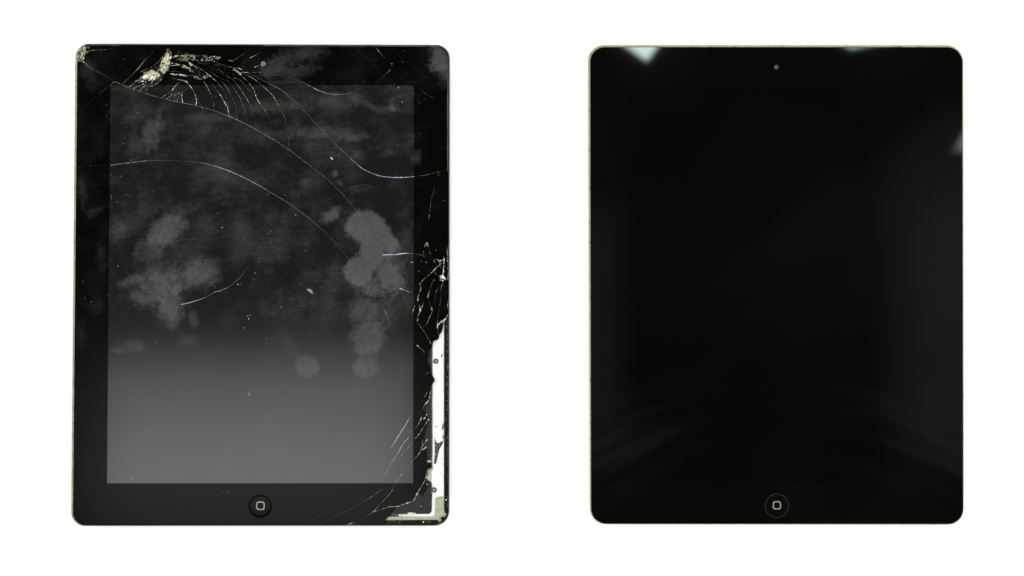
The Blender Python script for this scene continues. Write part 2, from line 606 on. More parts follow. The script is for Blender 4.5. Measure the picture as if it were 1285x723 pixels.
# ------------------------------------------------------------------ table
me = bpy.data.meshes.new('white_table')
me.from_pydata([(-2, -2, 0), (2, -2, 0), (2, 2, 0), (-2, 2, 0)], [], [(0, 1, 2, 3)])
tab = link('table_surface', me, None, [M['table']])
tab['kind'] = 'structure'
tab['label'] = 'plain white table surface under both tablets'


def root(name, c, label, group=None):
    o = bpy.data.objects.new(name, None)
    col.objects.link(o)
    o.location = ((c[0] - PCX) * S, -(c[1] - PCY) * S, 0)
    o['label'] = label
    o['category'] = 'tablet'
    if group:
        o['group'] = group
    o.empty_display_size = .02
    return o


def circle(x, y, r, n=40, ph=0.0):
    return [(x + r * math.cos(ph + 2 * math.pi * i / n), y + r * math.sin(ph + 2 * math.pi * i / n)) for i in range(n)]


def rsquare(x, y, h, r, n=6):
    return rquad([(x - h, y - h), (x + h, y - h), (x + h, y + h), (x - h, y + h)], [r] * 4, n)


def home_button(par, c, x, y, r, mat, icon, ring_mat, ring_w, ix, iy, ih, iw):
    mb = MB(*c)
    prof = [(1.0, ZG - .00011), (.97, ZG - .00009), (.9, ZG - .00006), (.78, ZG - .000045), (.5, ZG - .00004),
            (.3, ZG - .00004), (.12, ZG - .00004)]
    mb.rings([[(px, py, z) for px, py in circle(x, y, r * f, 56)][::-1] for f, z in prof], 0, cap_last=True)
    b = mb.build('home_button', [mat], par, smooth=True)
    mb = MB(*c)
    mb.rings([[(px, py, z) for px, py in circle(x, y, q, 56)][::-1] for q, z in
              ((r + ring_w + .02, ZG - .0006), (r + ring_w, ZG - .00002), (r + .02, ZG - .00002), (r + .02, ZG - .0006))], 0)
    mb.build('button_rim', [ring_mat], b)
    mb = MB(*c)
    zt = ZG + .00001
    rr = [[(px, py, z) for px, py in rsquare(ix, iy, h, q)][::-1] for h, q, z in
          ((ih, 2.9, zt - .0002), (ih, 2.9, zt), (ih - iw, 1.9, zt), (ih - iw, 1.9, zt - .0002))]
    mb.rings(rr, 0)
    mb.build('button_icon', [icon], b)
    return b


def camera_lens(par, c, x, y, r, mat, ringmat, dome, core):
    mb = MB(*c)
    mb.rings([[(px, py, z) for px, py in circle(x, y, r * f, 28)][::-1] for f, z in
              ((1, ZG - .0003), (1, ZG + dome * .15), (.85, ZG + dome * .5), (.55, ZG + dome * .85), (.2, ZG + dome))], 0, cap_last=True)
    l = mb.build('camera_lens', [mat], par, smooth=True)
    mb = MB(*c)
    mb.rings([[(px, py, z) for px, py in circle(x, y, q, 28)][::-1] for q, z in
              ((r + .55, ZG - .0003), (r + .5, ZG + .00002), (r + .01, ZG + .00002), (r + .01, ZG - .0003))], 0)
    mb.build('lens_ring', [ringmat], l)
    if core:
        mb = MB(*c)
        mb.rings([[(px, py, z) for px, py in circle(x + core[0], y + core[1], core[2] * f, 14)][::-1] for f, z in
                  ((1, ZG), (1, ZG + dome + .00002), (.5, ZG + dome + .00006))], 0, cap_last=True)
        mb.build('lens_core', [core[3]], l)
    return l


# ------------------------------------------------------------------ splitting glass along its cracks


def catmull(pts, step=2.0):
    """smooth curve through (x, y, width) points"""
    P = [pts[0]] + list(pts) + [pts[-1]]
    out = []
    for i in range(1, len(P) - 2):
        p0, p1, p2, p3 = P[i - 1], P[i], P[i + 1], P[i + 2]
        L = math.hypot(p2[0] - p1[0], p2[1] - p1[1])
        n = max(1, int(L / step))
        for k in range(n):
            t = k / n
            q = []
            for d in range(2):
                a, b, c_, e = p0[d], p1[d], p2[d], p3[d]
                q.append(.5 * (2 * b + (c_ - a) * t + (2 * a - 5 * b + 4 * c_ - e) * t * t + (3 * b - a - 3 * c_ + e) * t ** 3))
            q.append(p1[2] + (p2[2] - p1[2]) * t)
            out.append(tuple(q))
    out.append(tuple(pts[-1]))
    return out


def inside(poly, x, y):
    c = False
    j = len(poly) - 1
    for i in range(len(poly)):
        xi, yi = poly[i]
        xj, yj = poly[j]
        if (yi > y) != (yj > y) and x < (xj - xi) * (y - yi) / (yj - yi) + xi:
            c = not c
        j = i
    return c


def seg(p, q, a, b):
    rx, ry = q[0] - p[0], q[1] - p[1]
    sx, sy = b[0] - a[0], b[1] - a[1]
    d = rx * sy - ry * sx
    if abs(d) < 1e-12:
        return None
    t = ((a[0] - p[0]) * sy - (a[1] - p[1]) * sx) / d
    u = ((a[0] - p[0]) * ry - (a[1] - p[1]) * rx) / d
    if 0 <= t < 1 and 0 <= u < 1:
        return t
    return None


def parea(poly):
    return abs(sum(poly[i - 1][0] * q[1] - q[0] * poly[i - 1][1] for i, q in enumerate(poly))) / 2


def chords(poly, line):
    hits = []
    n = len(poly)
    for k in range(len(line) - 1):
        for i in range(n):
            t = seg(line[k], line[k + 1], poly[i], poly[(i + 1) % n])
            if t is not None:
                hits.append(k + t)
    hits = sorted(hits)
    out = []

    def at(s):
        k = min(int(s), len(line) - 2)
        t = s - k
        return (line[k][0] + (line[k + 1][0] - line[k][0]) * t, line[k][1] + (line[k + 1][1] - line[k][1]) * t)
    for a, b in zip(hits, hits[1:]):
        if b - a < 1e-4:
            continue
        m = at((a + b) / 2)
        if inside(poly, *m):
            out.append([at(a)] + [line[i][:2] for i in range(int(a) + 1, int(b) + 1) if a + .02 < i < b - .02] + [at(b)])
    return out


def cut(poly, ch):
    def spot(q):
        best = None
        for i in range(len(poly)):
            a, b = poly[i], poly[(i + 1) % len(poly)]
            dx, dy = b[0] - a[0], b[1] - a[1]
            L = dx * dx + dy * dy
            if L < 1e-12:
                continue
            t = max(0, min(1, ((q[0] - a[0]) * dx + (q[1] - a[1]) * dy) / L))
            e = math.hypot(a[0] + dx * t - q[0], a[1] + dy * t - q[1])
            if best is None or e < best[0]:
                best = (e, i, t)
        return best
    e0, i0, t0 = spot(ch[0])
    e1, i1, t1 = spot(ch[-1])
    if e0 > .01 or e1 > .01:
        return None
    if (i0, t0) > (i1, t1):
        ch = ch[::-1]
        (i0, t0), (i1, t1) = (i1, t1), (i0, t0)
    A = list(ch) + [poly[i % len(poly)] for i in range(i1 + 1, len(poly) + i0 + 1)]
    B = list(ch)[::-1] + poly[i0 + 1:i1 + 1]
    if len(A) < 3 or len(B) < 3 or parea(A) < 1.5 or parea(B) < 1.5:
        return None
    return A, B


def split_all(poly, lines):
    polys = [poly]
    for ln_ in lines:
        new = []
        for P in polys:
            todo = chords(P, ln_)
            cur = [P]
            for ch in todo:
                mid = ch[len(ch) // 2] if len(ch) > 2 else ((ch[0][0] + ch[1][0]) / 2, (ch[0][1] + ch[1][1]) / 2)
                for i, Q in enumerate(cur):
                    if inside(Q, *mid):
                        r = cut(Q, ch)
                        if r:
                            cur[i:i + 1] = list(r)
                        break
            new += cur
        polys = new
    return polys


# ================================================================== BROKEN TABLET
LC = (LCX, LCY)
old = root('tablet_computer', LC, 'broken tablet with cracked, smeared black glass and its lower right corner torn open')
OUT_L = [(94.2, 54.6), (564.6, 56.2), (563.9, 660.2), (88.6, 660.4)]
IN_L = [(97.2, 55.6), (562.9, 57.2), (562.6, 659.0), (91.4, 659.4)]
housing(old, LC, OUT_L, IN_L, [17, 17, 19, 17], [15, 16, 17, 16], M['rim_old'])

GL = [(97.4, 56.6), (562.6, 58.2), (562.4, 658.6), (91.8, 658.9)]
outline = rquad(GL, [15, 16, 16, 16])
SCR = [(138.5, 106.8), (519.5, 107.2), (518.3, 606.3), (134.3, 606.6)]
BX, BY, BR = 326.6, 635.6, 15.1

# the edge along which the glass has broken away, from the right rim down to the bottom rim
BROKEN = [(562.6, 393.6), (561.8, 395.8), (557.6, 401.2), (554, 403.3), (551.6, 405.2), (549, 407.4), (548.5, 410.5), (549.2, 414), (549.8, 417.4),
          (551, 421.1), (550.8, 424), (548.6, 426.8), (545, 427.6), (543.4, 429.6), (542.7, 434.2), (540.4, 437.6), (536.7, 442.6),
          (538.6, 446), (537.2, 449.5), (535.2, 451.2), (537.6, 455.8), (539.8, 461.6), (541, 468.2), (543.4, 472.4), (545.8, 477.4), (542.3, 482.3),
          (540.2, 485.4), (540.2, 491), (538.4, 496.8), (535.2, 504.4), (533.6, 509), (532.2, 517), (534.4, 519), (536.2, 521.6), (534.8, 526.6), (537.6, 528.4), (536, 533.6),
          (533.4, 540), (532.4, 548), (532, 556), (534.2, 562.6), (535.7, 565), (535.8, 573), (535.7, 580.4), (541.4, 581), (541.5, 587.2), (536.6, 589), (534.6, 595),
          (533.2, 601), (530.4, 607.6), (525.6, 614.6), (521.4, 622), (518.7, 628.4), (510, 631.4), (502, 634.4), (498.6, 635.8), (494, 640.6),
          (489.4, 646.2), (486, 650), (482.8, 653.2), (480.6, 658.6)]
# intact outline: bottom centre -> left -> top -> right down to the break, then along it back to the bottom centre
tl, tr, brc, bl = outline[0:9], outline[9:18], outline[18:27], outline[27:36]
half = 20
cl = [(BX - BR * math.sin(math.pi * i / half), BY + BR * math.cos(math.pi * i / half)) for i in range(half + 1)]    # bottom -> left -> top
cr = [(BX + BR * math.sin(math.pi * i / half), BY - BR * math.cos(math.pi * i / half)) for i in range(half + 1)]    # top -> right -> bottom
bezel_poly = [(BX, 658.8)] + bl + tl + tr + BROKEN + [(BX + .02, 658.8)]
sbx = BX
bezel_poly += [(BX + .02, BY + BR)] + cr[::-1][1:-1] + [(BX + .02, BY - BR), (sbx + .02, 606.45), SCR[2], SCR[1], SCR[0], SCR[3],
                                                        (sbx, 606.45), (BX, BY - BR)] + cl[::-1][1:-1] + [(BX, BY + BR)]

B_, C_, F_, T_ = 'crack_blue', 'crack_cream', 'crack_faint', 'streak'
# cracks: (material, splits the glass?, [(x, y, width px)])
CR = []


SPLIT_ONLY = []


def crack(mat, pts, split=True, jag=0.42):
    CR.append((mat, split, pts, jag))


# long crack A, from the left edge down to the torn edge at the right
A_ = [(93, 77.4, .5), (103.7, 77.4, .9), (111, 83.6, .8), (129.8, 94.2, .35), (144.8, 102.3, .45), (154.7, 106.6, .8), (162, 110.4, .7), (179.6, 116, .6),
      (185.9, 118.7, .7), (204.5, 123.4, .5), (214.9, 126.2, .8), (228.6, 129, .9), (241, 131.5, .8), (254.7, 135, .7), (268.4, 139, .8), (287, 145.8, 1.0),
      (297.7, 150.5, 1.0), (309.5, 156.4, 1.0), (320.7, 162.3, .9), (343.6, 175.4, .8), (362.3, 187.9, .7), (376, 197.8, .8), (391.5, 210, .6),
      (407.2, 221.8, .55), (423.4, 236.8, .6), (435.9, 250.5, .5), (448.9, 267.3, .45), (457, 280, .25), (467, 297, .3), (474, 310.7, .3),
      (479.8, 324.8, .4), (490, 341.7, .45), (498.6, 358, .35), (506.8, 373.7, .35), (513.5, 385.8, .25), (519.7, 397, .25), (524, 405, .3), (533, 418, .3),
      (538, 425.7, .4), (546, 439, .5)]
SPLIT_ONLY.append(A_)
crack(B_, A_[5:-5], False, .3)
crack(C_, [(97.8, 77.3, .6)] + A_[1:6], False, .7)
crack(F_, A_[-6:-1] + [(542, 432.6, .4)], False)
crack(B_, [(89, 209, .15), (97, 209, .15), (138, 207.6, .2)], False)
CRACK_B = [(138.5, 207.5, 1.1), (164.7, 204, 1.1), (185.9, 201.8, .9), (199.6, 201.4, .5), (223.6, 201.6, .25), (252.2, 204.4, .7), (273.4, 209.7, 1.4),
           (291, 216.2, 1.7), (309.6, 224.7, 1.7), (329.5, 235.5, 1.1), (347, 246, .8), (360, 253.7, .8), (379.8, 268, .7), (394.8, 279.7, .6),
           (413.4, 297, .4), (428.4, 313.7, .4), (437, 324.3, .35), (454.5, 352, .3), (460.8, 362, .35), (474.5, 378.5, .3), (480.7, 387, .4),
           (485.5, 394.7, .7), (489, 410, .3), (494, 424, .25), (502, 440, .15)]
crack(B_, CRACK_B, False, .2)
CRACK_C = [(304, 90, .5), (311, 91.7, .5), (325, 98.5, .4), (342.3, 107.3, .9), (356, 115.3, .9), (372.2, 129.7, .45), (387.2, 145, .5), (402, 161.7, .6), (419.6, 179.8, .6),
           (434.5, 194, .9), (451.3, 209, 1.2), (462.3, 215.6, 1.4), (476, 220.6, 1.6), (489.7, 222.5, 1.9), (504.7, 222.8, 2.0), (519.6, 221.8, 2.0)]
crack(B_, CRACK_C, False, .2)
crack(C_, [(519.6, 221.8, .3), (533, 220, .5), (536, 219.2, 1.1), (540, 218.2, .5), (549.5, 215.6, .3), (566, 211.8, .3)], False)
crack(B_, [(330, 91, .3), (342, 93.5, .3), (367, 99, .3), (379.7, 103.5, .35), (387.2, 107.3, 1.0), (399.6, 113.5, 1.3), (412, 117.5, 1.3), (424.5, 118.5, 1.1),
           (437, 117, .6), (446, 115, .2)], False)

# the fan between the impact and crack A
FAN = [
    [(226, 100.4, .6), (233.6, 102.3, .9), (238, 107.3, 1.0), (243.5, 116, 1.0), (246.6, 126, 1.1), (245.8, 132.9, 1.8)],
    [(248, 127.5, .4), (253.5, 135, .9), (254.7, 140, .5)],
    [(251, 121, .3), (251.6, 128.4, .4), (254, 135.4, .4)],
    [(254.7, 101, .5), (259, 107.3, 1.3), (262.2, 113.5, 1.2), (266, 122.2, .6), (267.8, 127.5, .6), (268.7, 139.8, .7)],
    [(263, 101, .4), (267.2, 106.6, .5), (272.2, 113.5, .6), (278.4, 122.2, 1.5), (282.7, 130, 1.5), (285.9, 136.2, 1.2), (287.4, 146.6, .9)],
    [(268, 98, .3), (275.9, 107.3, .9), (281, 114.7, .4), (284.6, 123.4, .45), (285.9, 129, .4), (286.5, 138, .5)],
    [(276, 99.6, .3), (283.4, 107.9, .8), (288.3, 116, .8), (292.7, 126, .55), (295.2, 130, .6), (297.3, 140, .7), (297.6, 151, .8)],
    [(283, 99, .3), (290.8, 107.3, .45), (295.8, 114.7, .5), (300.8, 122.2, .6), (304.5, 131.2, .6), (306.8, 137.4, .5), (309.5, 148.6, .3), (309.6, 157, .6)],
    [(283.4, 96, .8), (292, 99.8, .5), (298.3, 107.3, 1.0), (304.5, 116, 1.1), (312, 128.4, .9), (316.4, 138.7, .5), (320.7, 153.6, .3), (320.8, 163, .7)],
    [(292, 97.3, .8), (302, 101, .8), (309.5, 109.7, .6), (318.2, 119.7, .4)],
    [(299, 93, .9), (302, 94.8, 1.0), (310.8, 102.3, .9), (318.2, 112.2, 1.2), (321.3, 121, 1.2), (323.7, 126.2, 1.3), (332.4, 138.7, .7), (338.6, 150, .5), (343, 164.8, .4), (343.7, 176, .7)],
    [(302, 91, .5), (304.5, 92.3, .8), (312, 95.4, 1.1), (319.5, 99.8, 1.0), (329.4, 107.9, .9), (341, 118.6, 1.1), (349.8, 132.5, .9), (356, 145, .6), (359.8, 157.4, .5), (362.3, 172.3, .45), (362.7, 188.6, .8)],
]
for i, f in enumerate(FAN):
    f = [(x, y, q * (.95 if i in (0, 4) else .78)) for x, y, q in f]
    crack(B_ if i in (2, 5, 7, 9) else C_, f, True, .6)
# slanting splinters running into the fan
for f in [
    [(239.8, 81, 1.4), (246, 84, 1.1), (254.7, 88.6, .7), (262, 94, 1.6), (267, 98.5, 1.6), (271, 101.4, .5)],
    [(248.5, 78.6, .6), (262, 83, .3), (275, 88.5, .5), (288.5, 97.4, .7)],
    [(252, 79, .4), (268, 80.4, .4), (286, 83.6, .5), (300, 86, .8), (305.5, 88, .8)],
    [(245, 85, .5), (251, 90.5, .9), (256, 95.5, .7), (258, 98.5, .5)],
    [(243, 86, .5), (249, 92, .7), (252.4, 96, .6)],
    [(258, 87, .4), (270, 94, .5), (278, 99, .5), (283, 102, .4)],
    [(262, 85.5, .3), (276, 92, .35), (285, 96.8, .4)],
    [(270, 84, .3), (284, 90, .3), (296, 95, .4)],
    [(262, 80.5, .3), (280, 85, .3), (297, 90, .3)],
    [(264, 77, .4), (277, 80.5, .6), (285, 82, .3)],
    [(287, 75.5, .9), (290.8, 76.4, 1.0), (295, 74.6, .6), (299.6, 71.8, .5), (310.8, 63.7, .35), (321, 55, .3)],
    [(301.4, 83.6, .4), (308.3, 76, .5), (312, 73.6, .6), (314.5, 72.4, 1.2), (320.7, 69.3, 1.1), (326, 66.6, .3), (340, 62.4, .2)],
    [(319.5, 84.2, 1.4), (322, 83.3, 1.3), (327, 81.7, .5)],
    [(335, 80.5, .5), (343.6, 76.7, .4), (353.5, 72.4, .3), (367, 66, .25)],
    [(302, 90.4, .9), (309, 91, 1.0), (325.7, 90.8, .3), (345, 93.5, .2)],
    [(295, 87.2, 1.3), (299, 90.5, 1.4), (302.6, 94.6, 1.3)],
    [(299.6, 85, .5), (301, 86.6, 1.6), (304, 87.6, .8)],
    [(234.8, 84.2, .9), (243, 90.8, .6), (247, 93.6, .5)],
    [(215, 79, .8), (219, 79.4, 1.6), (224, 81.4, 1.9), (226.5, 81.4, .6)],
    [(212, 78.6, 1.6), (217, 79.4, 1.4), (218.5, 79, .6)],
    [(212.5, 82.6, 1.2), (222, 81.7, 1.4), (226, 81, 1.0)],
    [(213.5, 92.4, 1.3), (218, 93.4, 2.0), (225, 94, 1.9), (231, 94.8, 1.9), (235.5, 94.8, 1.0), (244, 95, .5), (248.5, 96, .9)],
    [(211, 89.6, .8), (220, 90, .6), (227, 90.6, .3)],
    [(215.5, 98, .9), (222, 99.4, .9), (226, 100.4, 1.2), (230, 101, .9), (234.5, 104.2, 1.1)],
    [(213.5, 69, .8), (217, 72.4, 1.1), (219.5, 70.6, 1.3), (226, 70.2, 1.2), (231.5, 71, .9)],
    [(225.5, 103, 1.4), (223, 105, 1.6), (220, 108, 1.3), (216, 113.5, 1.4), (213, 116.2, 1.2), (206.8, 119.7, .8), (203, 123.2, .7)],
    [(214, 119.7, 1.0), (223.6, 117.2, 1.0), (231.7, 114, .6), (239.8, 104.8, .25)],
    [(214, 116, .9), (214.4, 119.8, .9), (208, 124.9, 1.1)],
    [(217.4, 119.3, .5), (211.8, 126, .7)], [(220.4, 118.6, .5), (215.5, 126.9, .7)], [(223.6, 117.6, .5), (218.6, 127.6, .7)],
    [(226, 116.6, .5), (221.6, 128.2, .7)], [(228.2, 115.8, .5), (225, 128.7, .6)],
    [(230, 115, .7), (228, 119.7, 1.3), (229.3, 129.6, 1.4)],
    [(161, 111, .9), (169.7, 102.3, .8), (176, 99.4, 1.0)], [(163, 109, .5), (172, 104, 1.0), (182, 101.6, 1.1)],
    [(167.2, 112.8, .8), (170, 109.6, 1.2), (174.6, 107.9, .8), (183.4, 104.4, .8)],
    [(174.6, 115.6, .7), (178.4, 110, .9), (183.4, 106.9, .8)], [(179.6, 117.4, .7), (184.6, 111, .9), (186, 106, 1.0)],
    [(185.6, 119.4, 1.1), (184.6, 113, .9), (184, 108, .8)], [(176, 107.4, .8), (179.6, 105.6, 1.5), (181, 104.6, .5)],
    [(205.2, 93.2, 1.4), (203.6, 97.8, 1.3), (200, 102, 1.2), (196, 105.4, 1.2), (190.8, 107.9, 1.1), (183.4, 109, .9), (176, 110, .5)],
    [(200.6, 93.6, 1.3), (199, 97.4, 1.4), (196, 101, 1.0), (191.6, 104.3, 1.1), (186, 106.6, .9), (179, 108, .6)],
    [(203, 93.6, .6), (201.4, 97.4, .7), (198, 101.5, .6), (192, 106, .6)],
    [(190.4, 99, .9), (190.8, 103.4, 1.1), (190.2, 105.4, .8)], [(197.8, 93.4, .9), (197.4, 97.8, .8)],
    [(153.5, 105.4, .6), (159.7, 99.8, .7), (167.2, 92.3, .6), (173.6, 86, 1.2), (174.6, 84.8, 1.2), (184, 73, .7), (192.7, 63.7, .2), (198, 56, .15)],
    [(192.6, 83.4, .6), (198, 78, .8), (203.4, 72, .8), (208.6, 66, .9), (212.6, 61.2, 1.0)],
    [(212.6, 61.2, 1.1), (214.4, 65.5, .9), (215, 70.5, 1.2), (213.4, 76, 1.4), (212.4, 82, 1.3), (210, 90, 1.2)],
    [(211, 64, .5), (211.6, 69, .7), (209.6, 74, 1.2), (207.6, 80, 1.1)],
    [(175, 91.2, .8), (178, 89.8, 1.0), (184, 87, .6), (191.5, 84.2, .8)],
]:
    crack(C_, [(x, y, q * .86) for x, y, q in f], f[0][0] < 232, .6)
for f in [
    [(108, 68, .8), (112.4, 63.7, .9), (122.3, 63, .5), (133.5, 62.4, .4), (141, 60.5, .25), (150, 54, .2)],
    [(111, 58, .6), (111.6, 61.4, .7)], [(113.2, 58, .4), (113, 60.6, .6)],
    [(104, 77, 1.0), (106.4, 78.4, .7), (111, 83.8, 1.1)],
    [(138.5, 106.6, .5), (144.8, 102.3, .8)], [(146, 104.6, .6), (151, 105, .6), (154.6, 107, .9)], [(138, 106.6, .35), (122.3, 119.7, .25), (113, 128.4, .22), (97, 142, .15)],
    [(124, 120, .12), (127, 130, .14)],
]:
    crack(C_, f, False)

# lower right: second impact on the rim
for f in [
    [(532.6, 310.4, 1.0), (534.2, 307, 1.7), (536, 304.2, 1.1), (537.4, 307.4, 1.6), (538.2, 310.6, .6), (538.6, 314.6, .7), (539.4, 317.4, 1.3), (539.9, 319.4, .5), (541, 328, .15), (544, 340, .3)],
    [(531.8, 314.6, .4), (531.5, 318, .9), (531.8, 321.4, .9), (531.6, 324, .2)],
    [(543.7, 326.4, .9), (547.5, 325.3, .6), (552.2, 327.2, 1.4), (556.9, 325.4, 1.1)],
    [(543.7, 326.4, .9), (545.6, 329.5, 1.0), (547.5, 332.8, 1.0)],
    [(553, 327, 1.0), (551.7, 332.3, 1.0), (547.5, 336, .9), (543.3, 340.8, 1.3), (540, 343.6, 1.2), (534, 348.4, .7), (531.5, 350.2, .9), (528.6, 354, 1.2), (526.3, 357.3, 1.0)],
    [(543.3, 340.8, .9), (549.2, 346, .5)], [(551.7, 332.3, .6), (553, 336, .8)],
    [(557.4, 321.6, .8), (557, 330, 1.4), (556.6, 337, 1.6), (556.4, 341.6, 1.7), (554.6, 347.6, 1.8)],
    [(544.6, 349.4, .8), (541.8, 355.9, .7), (541.5, 357, .5), (539.5, 362.5, .5), (538, 368, .9), (537, 372.4, 1.5), (538, 378, .9), (540.7, 385, .6), (542.4, 388.6, 1.1), (541.5, 393.6, .9), (539, 398, 1.1), (537.6, 402, 1.0), (535.3, 407, .6), (531, 411, .2)],
    [(531, 351.2, 1.0), (526.7, 357, .9), (528.2, 360, .8), (527.6, 364, 1.4), (526.6, 367, .8), (525, 370.6, .8), (524.6, 375, 1.5), (524.2, 378, 1.1), (526, 383.5, .5), (527.5, 388, 1.7), (526.7, 392.8, 1.3), (524.4, 396, .9), (524.2, 400, 1.2), (523.6, 403.7, 1.0)],
    [(531.8, 380, .5), (529.6, 384.6, 1.4), (527.6, 389, .8)],
    [(521, 382, .6), (519.4, 387, 1.1), (517.4, 393.6, 1.4)],
    [(546, 350.4, .7), (543.4, 354, .6), (541, 358, .6)],
    [(556, 353, 1.0), (553.6, 361, 1.0), (552.9, 364, .4), (553.4, 372, .25), (552.8, 378.8, .7), (550, 395, .3), (548.9, 403.7, .8), (548.7, 409, 1.4)],
    [(552.4, 356, .6), (547.4, 365.8, .6), (545.6, 372, .2), (545.4, 381, .6)], [(545.8, 386.6, 1.3), (546.4, 388.4, 1.4)],
    [(562.6, 377, .8), (561.8, 383, .9), (562.6, 390, .8)],
    [(562.2, 394.4, .9), (559.6, 398.6, 1.3), (556.6, 402.2, 2.4), (553.6, 404, 2.0), (549.6, 407, 1.8), (548.7, 410, 1.0), (549.4, 416, .4), (551, 421, .6)],
    [(546, 236, .2), (545, 236.4, .4), (542, 247, .9), (541.2, 252, .5), (539.5, 263.5, .5), (538.4, 273, 1.0), (537.6, 278.6, .5)],
    [(550.6, 215.6, 1.0), (549.2, 221.2, .3)], [(551.6, 217, .8), (551.8, 219.8, .6)],
]:
    crack(C_, [(x, y, q * .85) for x, y, q in f], split=True, jag=.85)
crack(B_, [(479.2, 320.2, 2.2), (481, 320, 2.8), (488, 319.5, 2.6), (496, 319.8, 2.2)], False, .06)
crack(B_, [(495.6, 319.9, 1.4), (498, 319.3, 2.6), (504, 318.4, 2.8), (509.9, 317.8, 2.0), (514, 318, .9), (519.4, 318.4, .6)], False, .06)
crack(B_, [(519.6, 318.4, .2), (525.9, 319.4, .5), (530.6, 320.6, 1.0)], False)
crack(B_, [(515, 329.6, 1.1), (519.2, 328.6, 1.4)], False)
crack(C_, [(500.6, 361.2, 1.8), (503.6, 362.6, 1.9), (508.4, 364.6, .9), (509.6, 365, .6), (511.4, 365.6, 1.5), (515, 367.2, .9)], False, .1)
crack(F_, [(506.8, 373.7, .6), (515.4, 367, .7), (519, 364, .4), (526.7, 357, .5)], False)
crack(B_, [(482.3, 389.6, .6), (485.8, 394.9, 1.0)], False)
crack(B_, [(226.8, 382.3, 2.0), (233, 381, 1.9), (241, 379, 1.7), (252, 375.4, 1.3), (259.8, 372.2, .7), (267.6, 367.6, .7)], False, .08)
crack(B_, [(267.6, 367.7, .7), (270, 366.4, 1.5), (277.2, 364.7, 1.3), (284, 361.6, .9), (288.4, 359, .6), (299.6, 349.8, .7), (308, 340, .5), (315, 332.4, .2)], False, .08)

# bottom right: rays running to the torn corner
crack(C_, [(537, 550.6, .8), (535.2, 553, 1.3), (532, 557.6, 1.2), (529.4, 561, .8), (527.6, 566, 1.3), (525, 570.7, 1.0), (518.3, 578, .6), (505, 594.3, .6), (504.6, 594.8, 1.0), (497.2, 604.2, .9), (495, 609, .5), (490.2, 618.6, .9),
           (481.5, 627.8, .5), (474, 636, .45), (468.3, 642.3, 1.1), (464, 645, .7), (457.8, 648.8, .35), (446, 655.4, .4), (440.6, 656.8, 1.6), (437, 658.4, .8), (434, 660, .3)])
crack(F_, [(486, 620.6, .1), (490, 619.6, .2), (505, 619.4, .25), (520, 618.8, .25), (527, 618.4, .2)])
crack(C_, [(465.6, 643, .2), (468.3, 642.3, .9), (478, 640, .3), (481, 638.6, .9), (484, 637.8, .3), (489, 636.2, .9), (499, 635.9, .6), (502, 636.4, .2)], True)
crack(C_, [(498, 636, 1.0), (503, 634, .6), (510, 631.6, .9), (518.7, 628.4, .9), (523, 620.6, 1.0), (528, 611.8, .7), (533.4, 603, .9)], False, .4)
crack(F_, [(480, 614, .3), (477.5, 615.3, 1.1), (464.4, 624.5, 1.2), (452, 632, .6), (436.8, 641, .7), (420, 648.6, .6), (407.9, 654, .5), (398, 661, .3)])
crack(F_, [(432, 627, .2), (428.3, 629.8, .6), (414, 639, .6), (400, 648.2, .5), (380, 661, .3)], False)
crack(T_, [(515.6, 521.6, .6), (514, 524.6, 1.6), (509, 533, 2.6), (502.4, 543.4, 2.9), (497, 552, 2.6), (491.4, 561.2, 1.6), (490, 563.4, .6), (481.6, 575.6, .6), (470.4, 590, .5), (462, 599.6, .35), (454, 607.6, .3)], False, .15)
crack(T_, [(515.6, 540, .4), (513.6, 543, 1.4), (512.6, 545.4, 1.4), (513.4, 546.6, .8), (511.6, 551, 1.6), (507.8, 554.6, 2.2), (504, 560.4, 2.2)], False, .4)
crack(T_, [(504.4, 560, 2.0), (499, 568.6, 2.0), (493.6, 577.6, 1.8), (488.6, 585.6, 1.2), (485.6, 590, .8)], False, .2)
crack(T_, [(484.6, 589.4, .8), (485.4, 592, 2.0), (484, 594.2, 1.6), (478, 601.4, 1.0), (470, 609, .2)], False, .2)
crack(T_, [(514.6, 559, .5), (512, 561.8, 1.5), (509, 565.6, .7), (505.6, 568.4, .6), (505, 569.6, 1.3), (500, 576, .4), (494.6, 582, .3)], False, .4)
for f in [
    [(540.2, 490, .4), (538.6, 500.6, 1.4), (536.6, 504, 1.1), (533.2, 507.6, 1.0), (530, 514, .4), (522.6, 524.6, .2)],
    [(530, 520.6, .8), (528.4, 525.4, 1.4), (527, 528.6, 1.2), (524.6, 533, .9), (519.6, 540, .4)],
    [(536, 519.4, .6), (533.6, 523.6, 1.6), (531.8, 526.4, 1.0)],
    [(538, 526, 1.4), (535, 531, 1.0), (531.6, 536, .9), (526.6, 544, 1.1), (521, 550.6, .6), (516, 557, .3)],
    [(530.6, 551, .8), (529.8, 557, 1.5), (529.2, 559.4, 1.3)],
    [(535.4, 560.6, .9), (531, 564, 1.2), (528.8, 566.4, .6)],
    [(536, 491.6, .6), (532.6, 499, .6), (529, 505, .3), (523, 514, .2)],
    [(522, 432.2, .6), (526.4, 436.2, 1.3), (531, 440, .8), (533, 441.4, .3)],
    [(524.6, 405, .35), (529, 412, .8), (534, 419, .5), (541, 432, .7)],
    [(533, 470, .5), (539, 466.6, .7)],
]:
    crack(C_, f, False, .8)

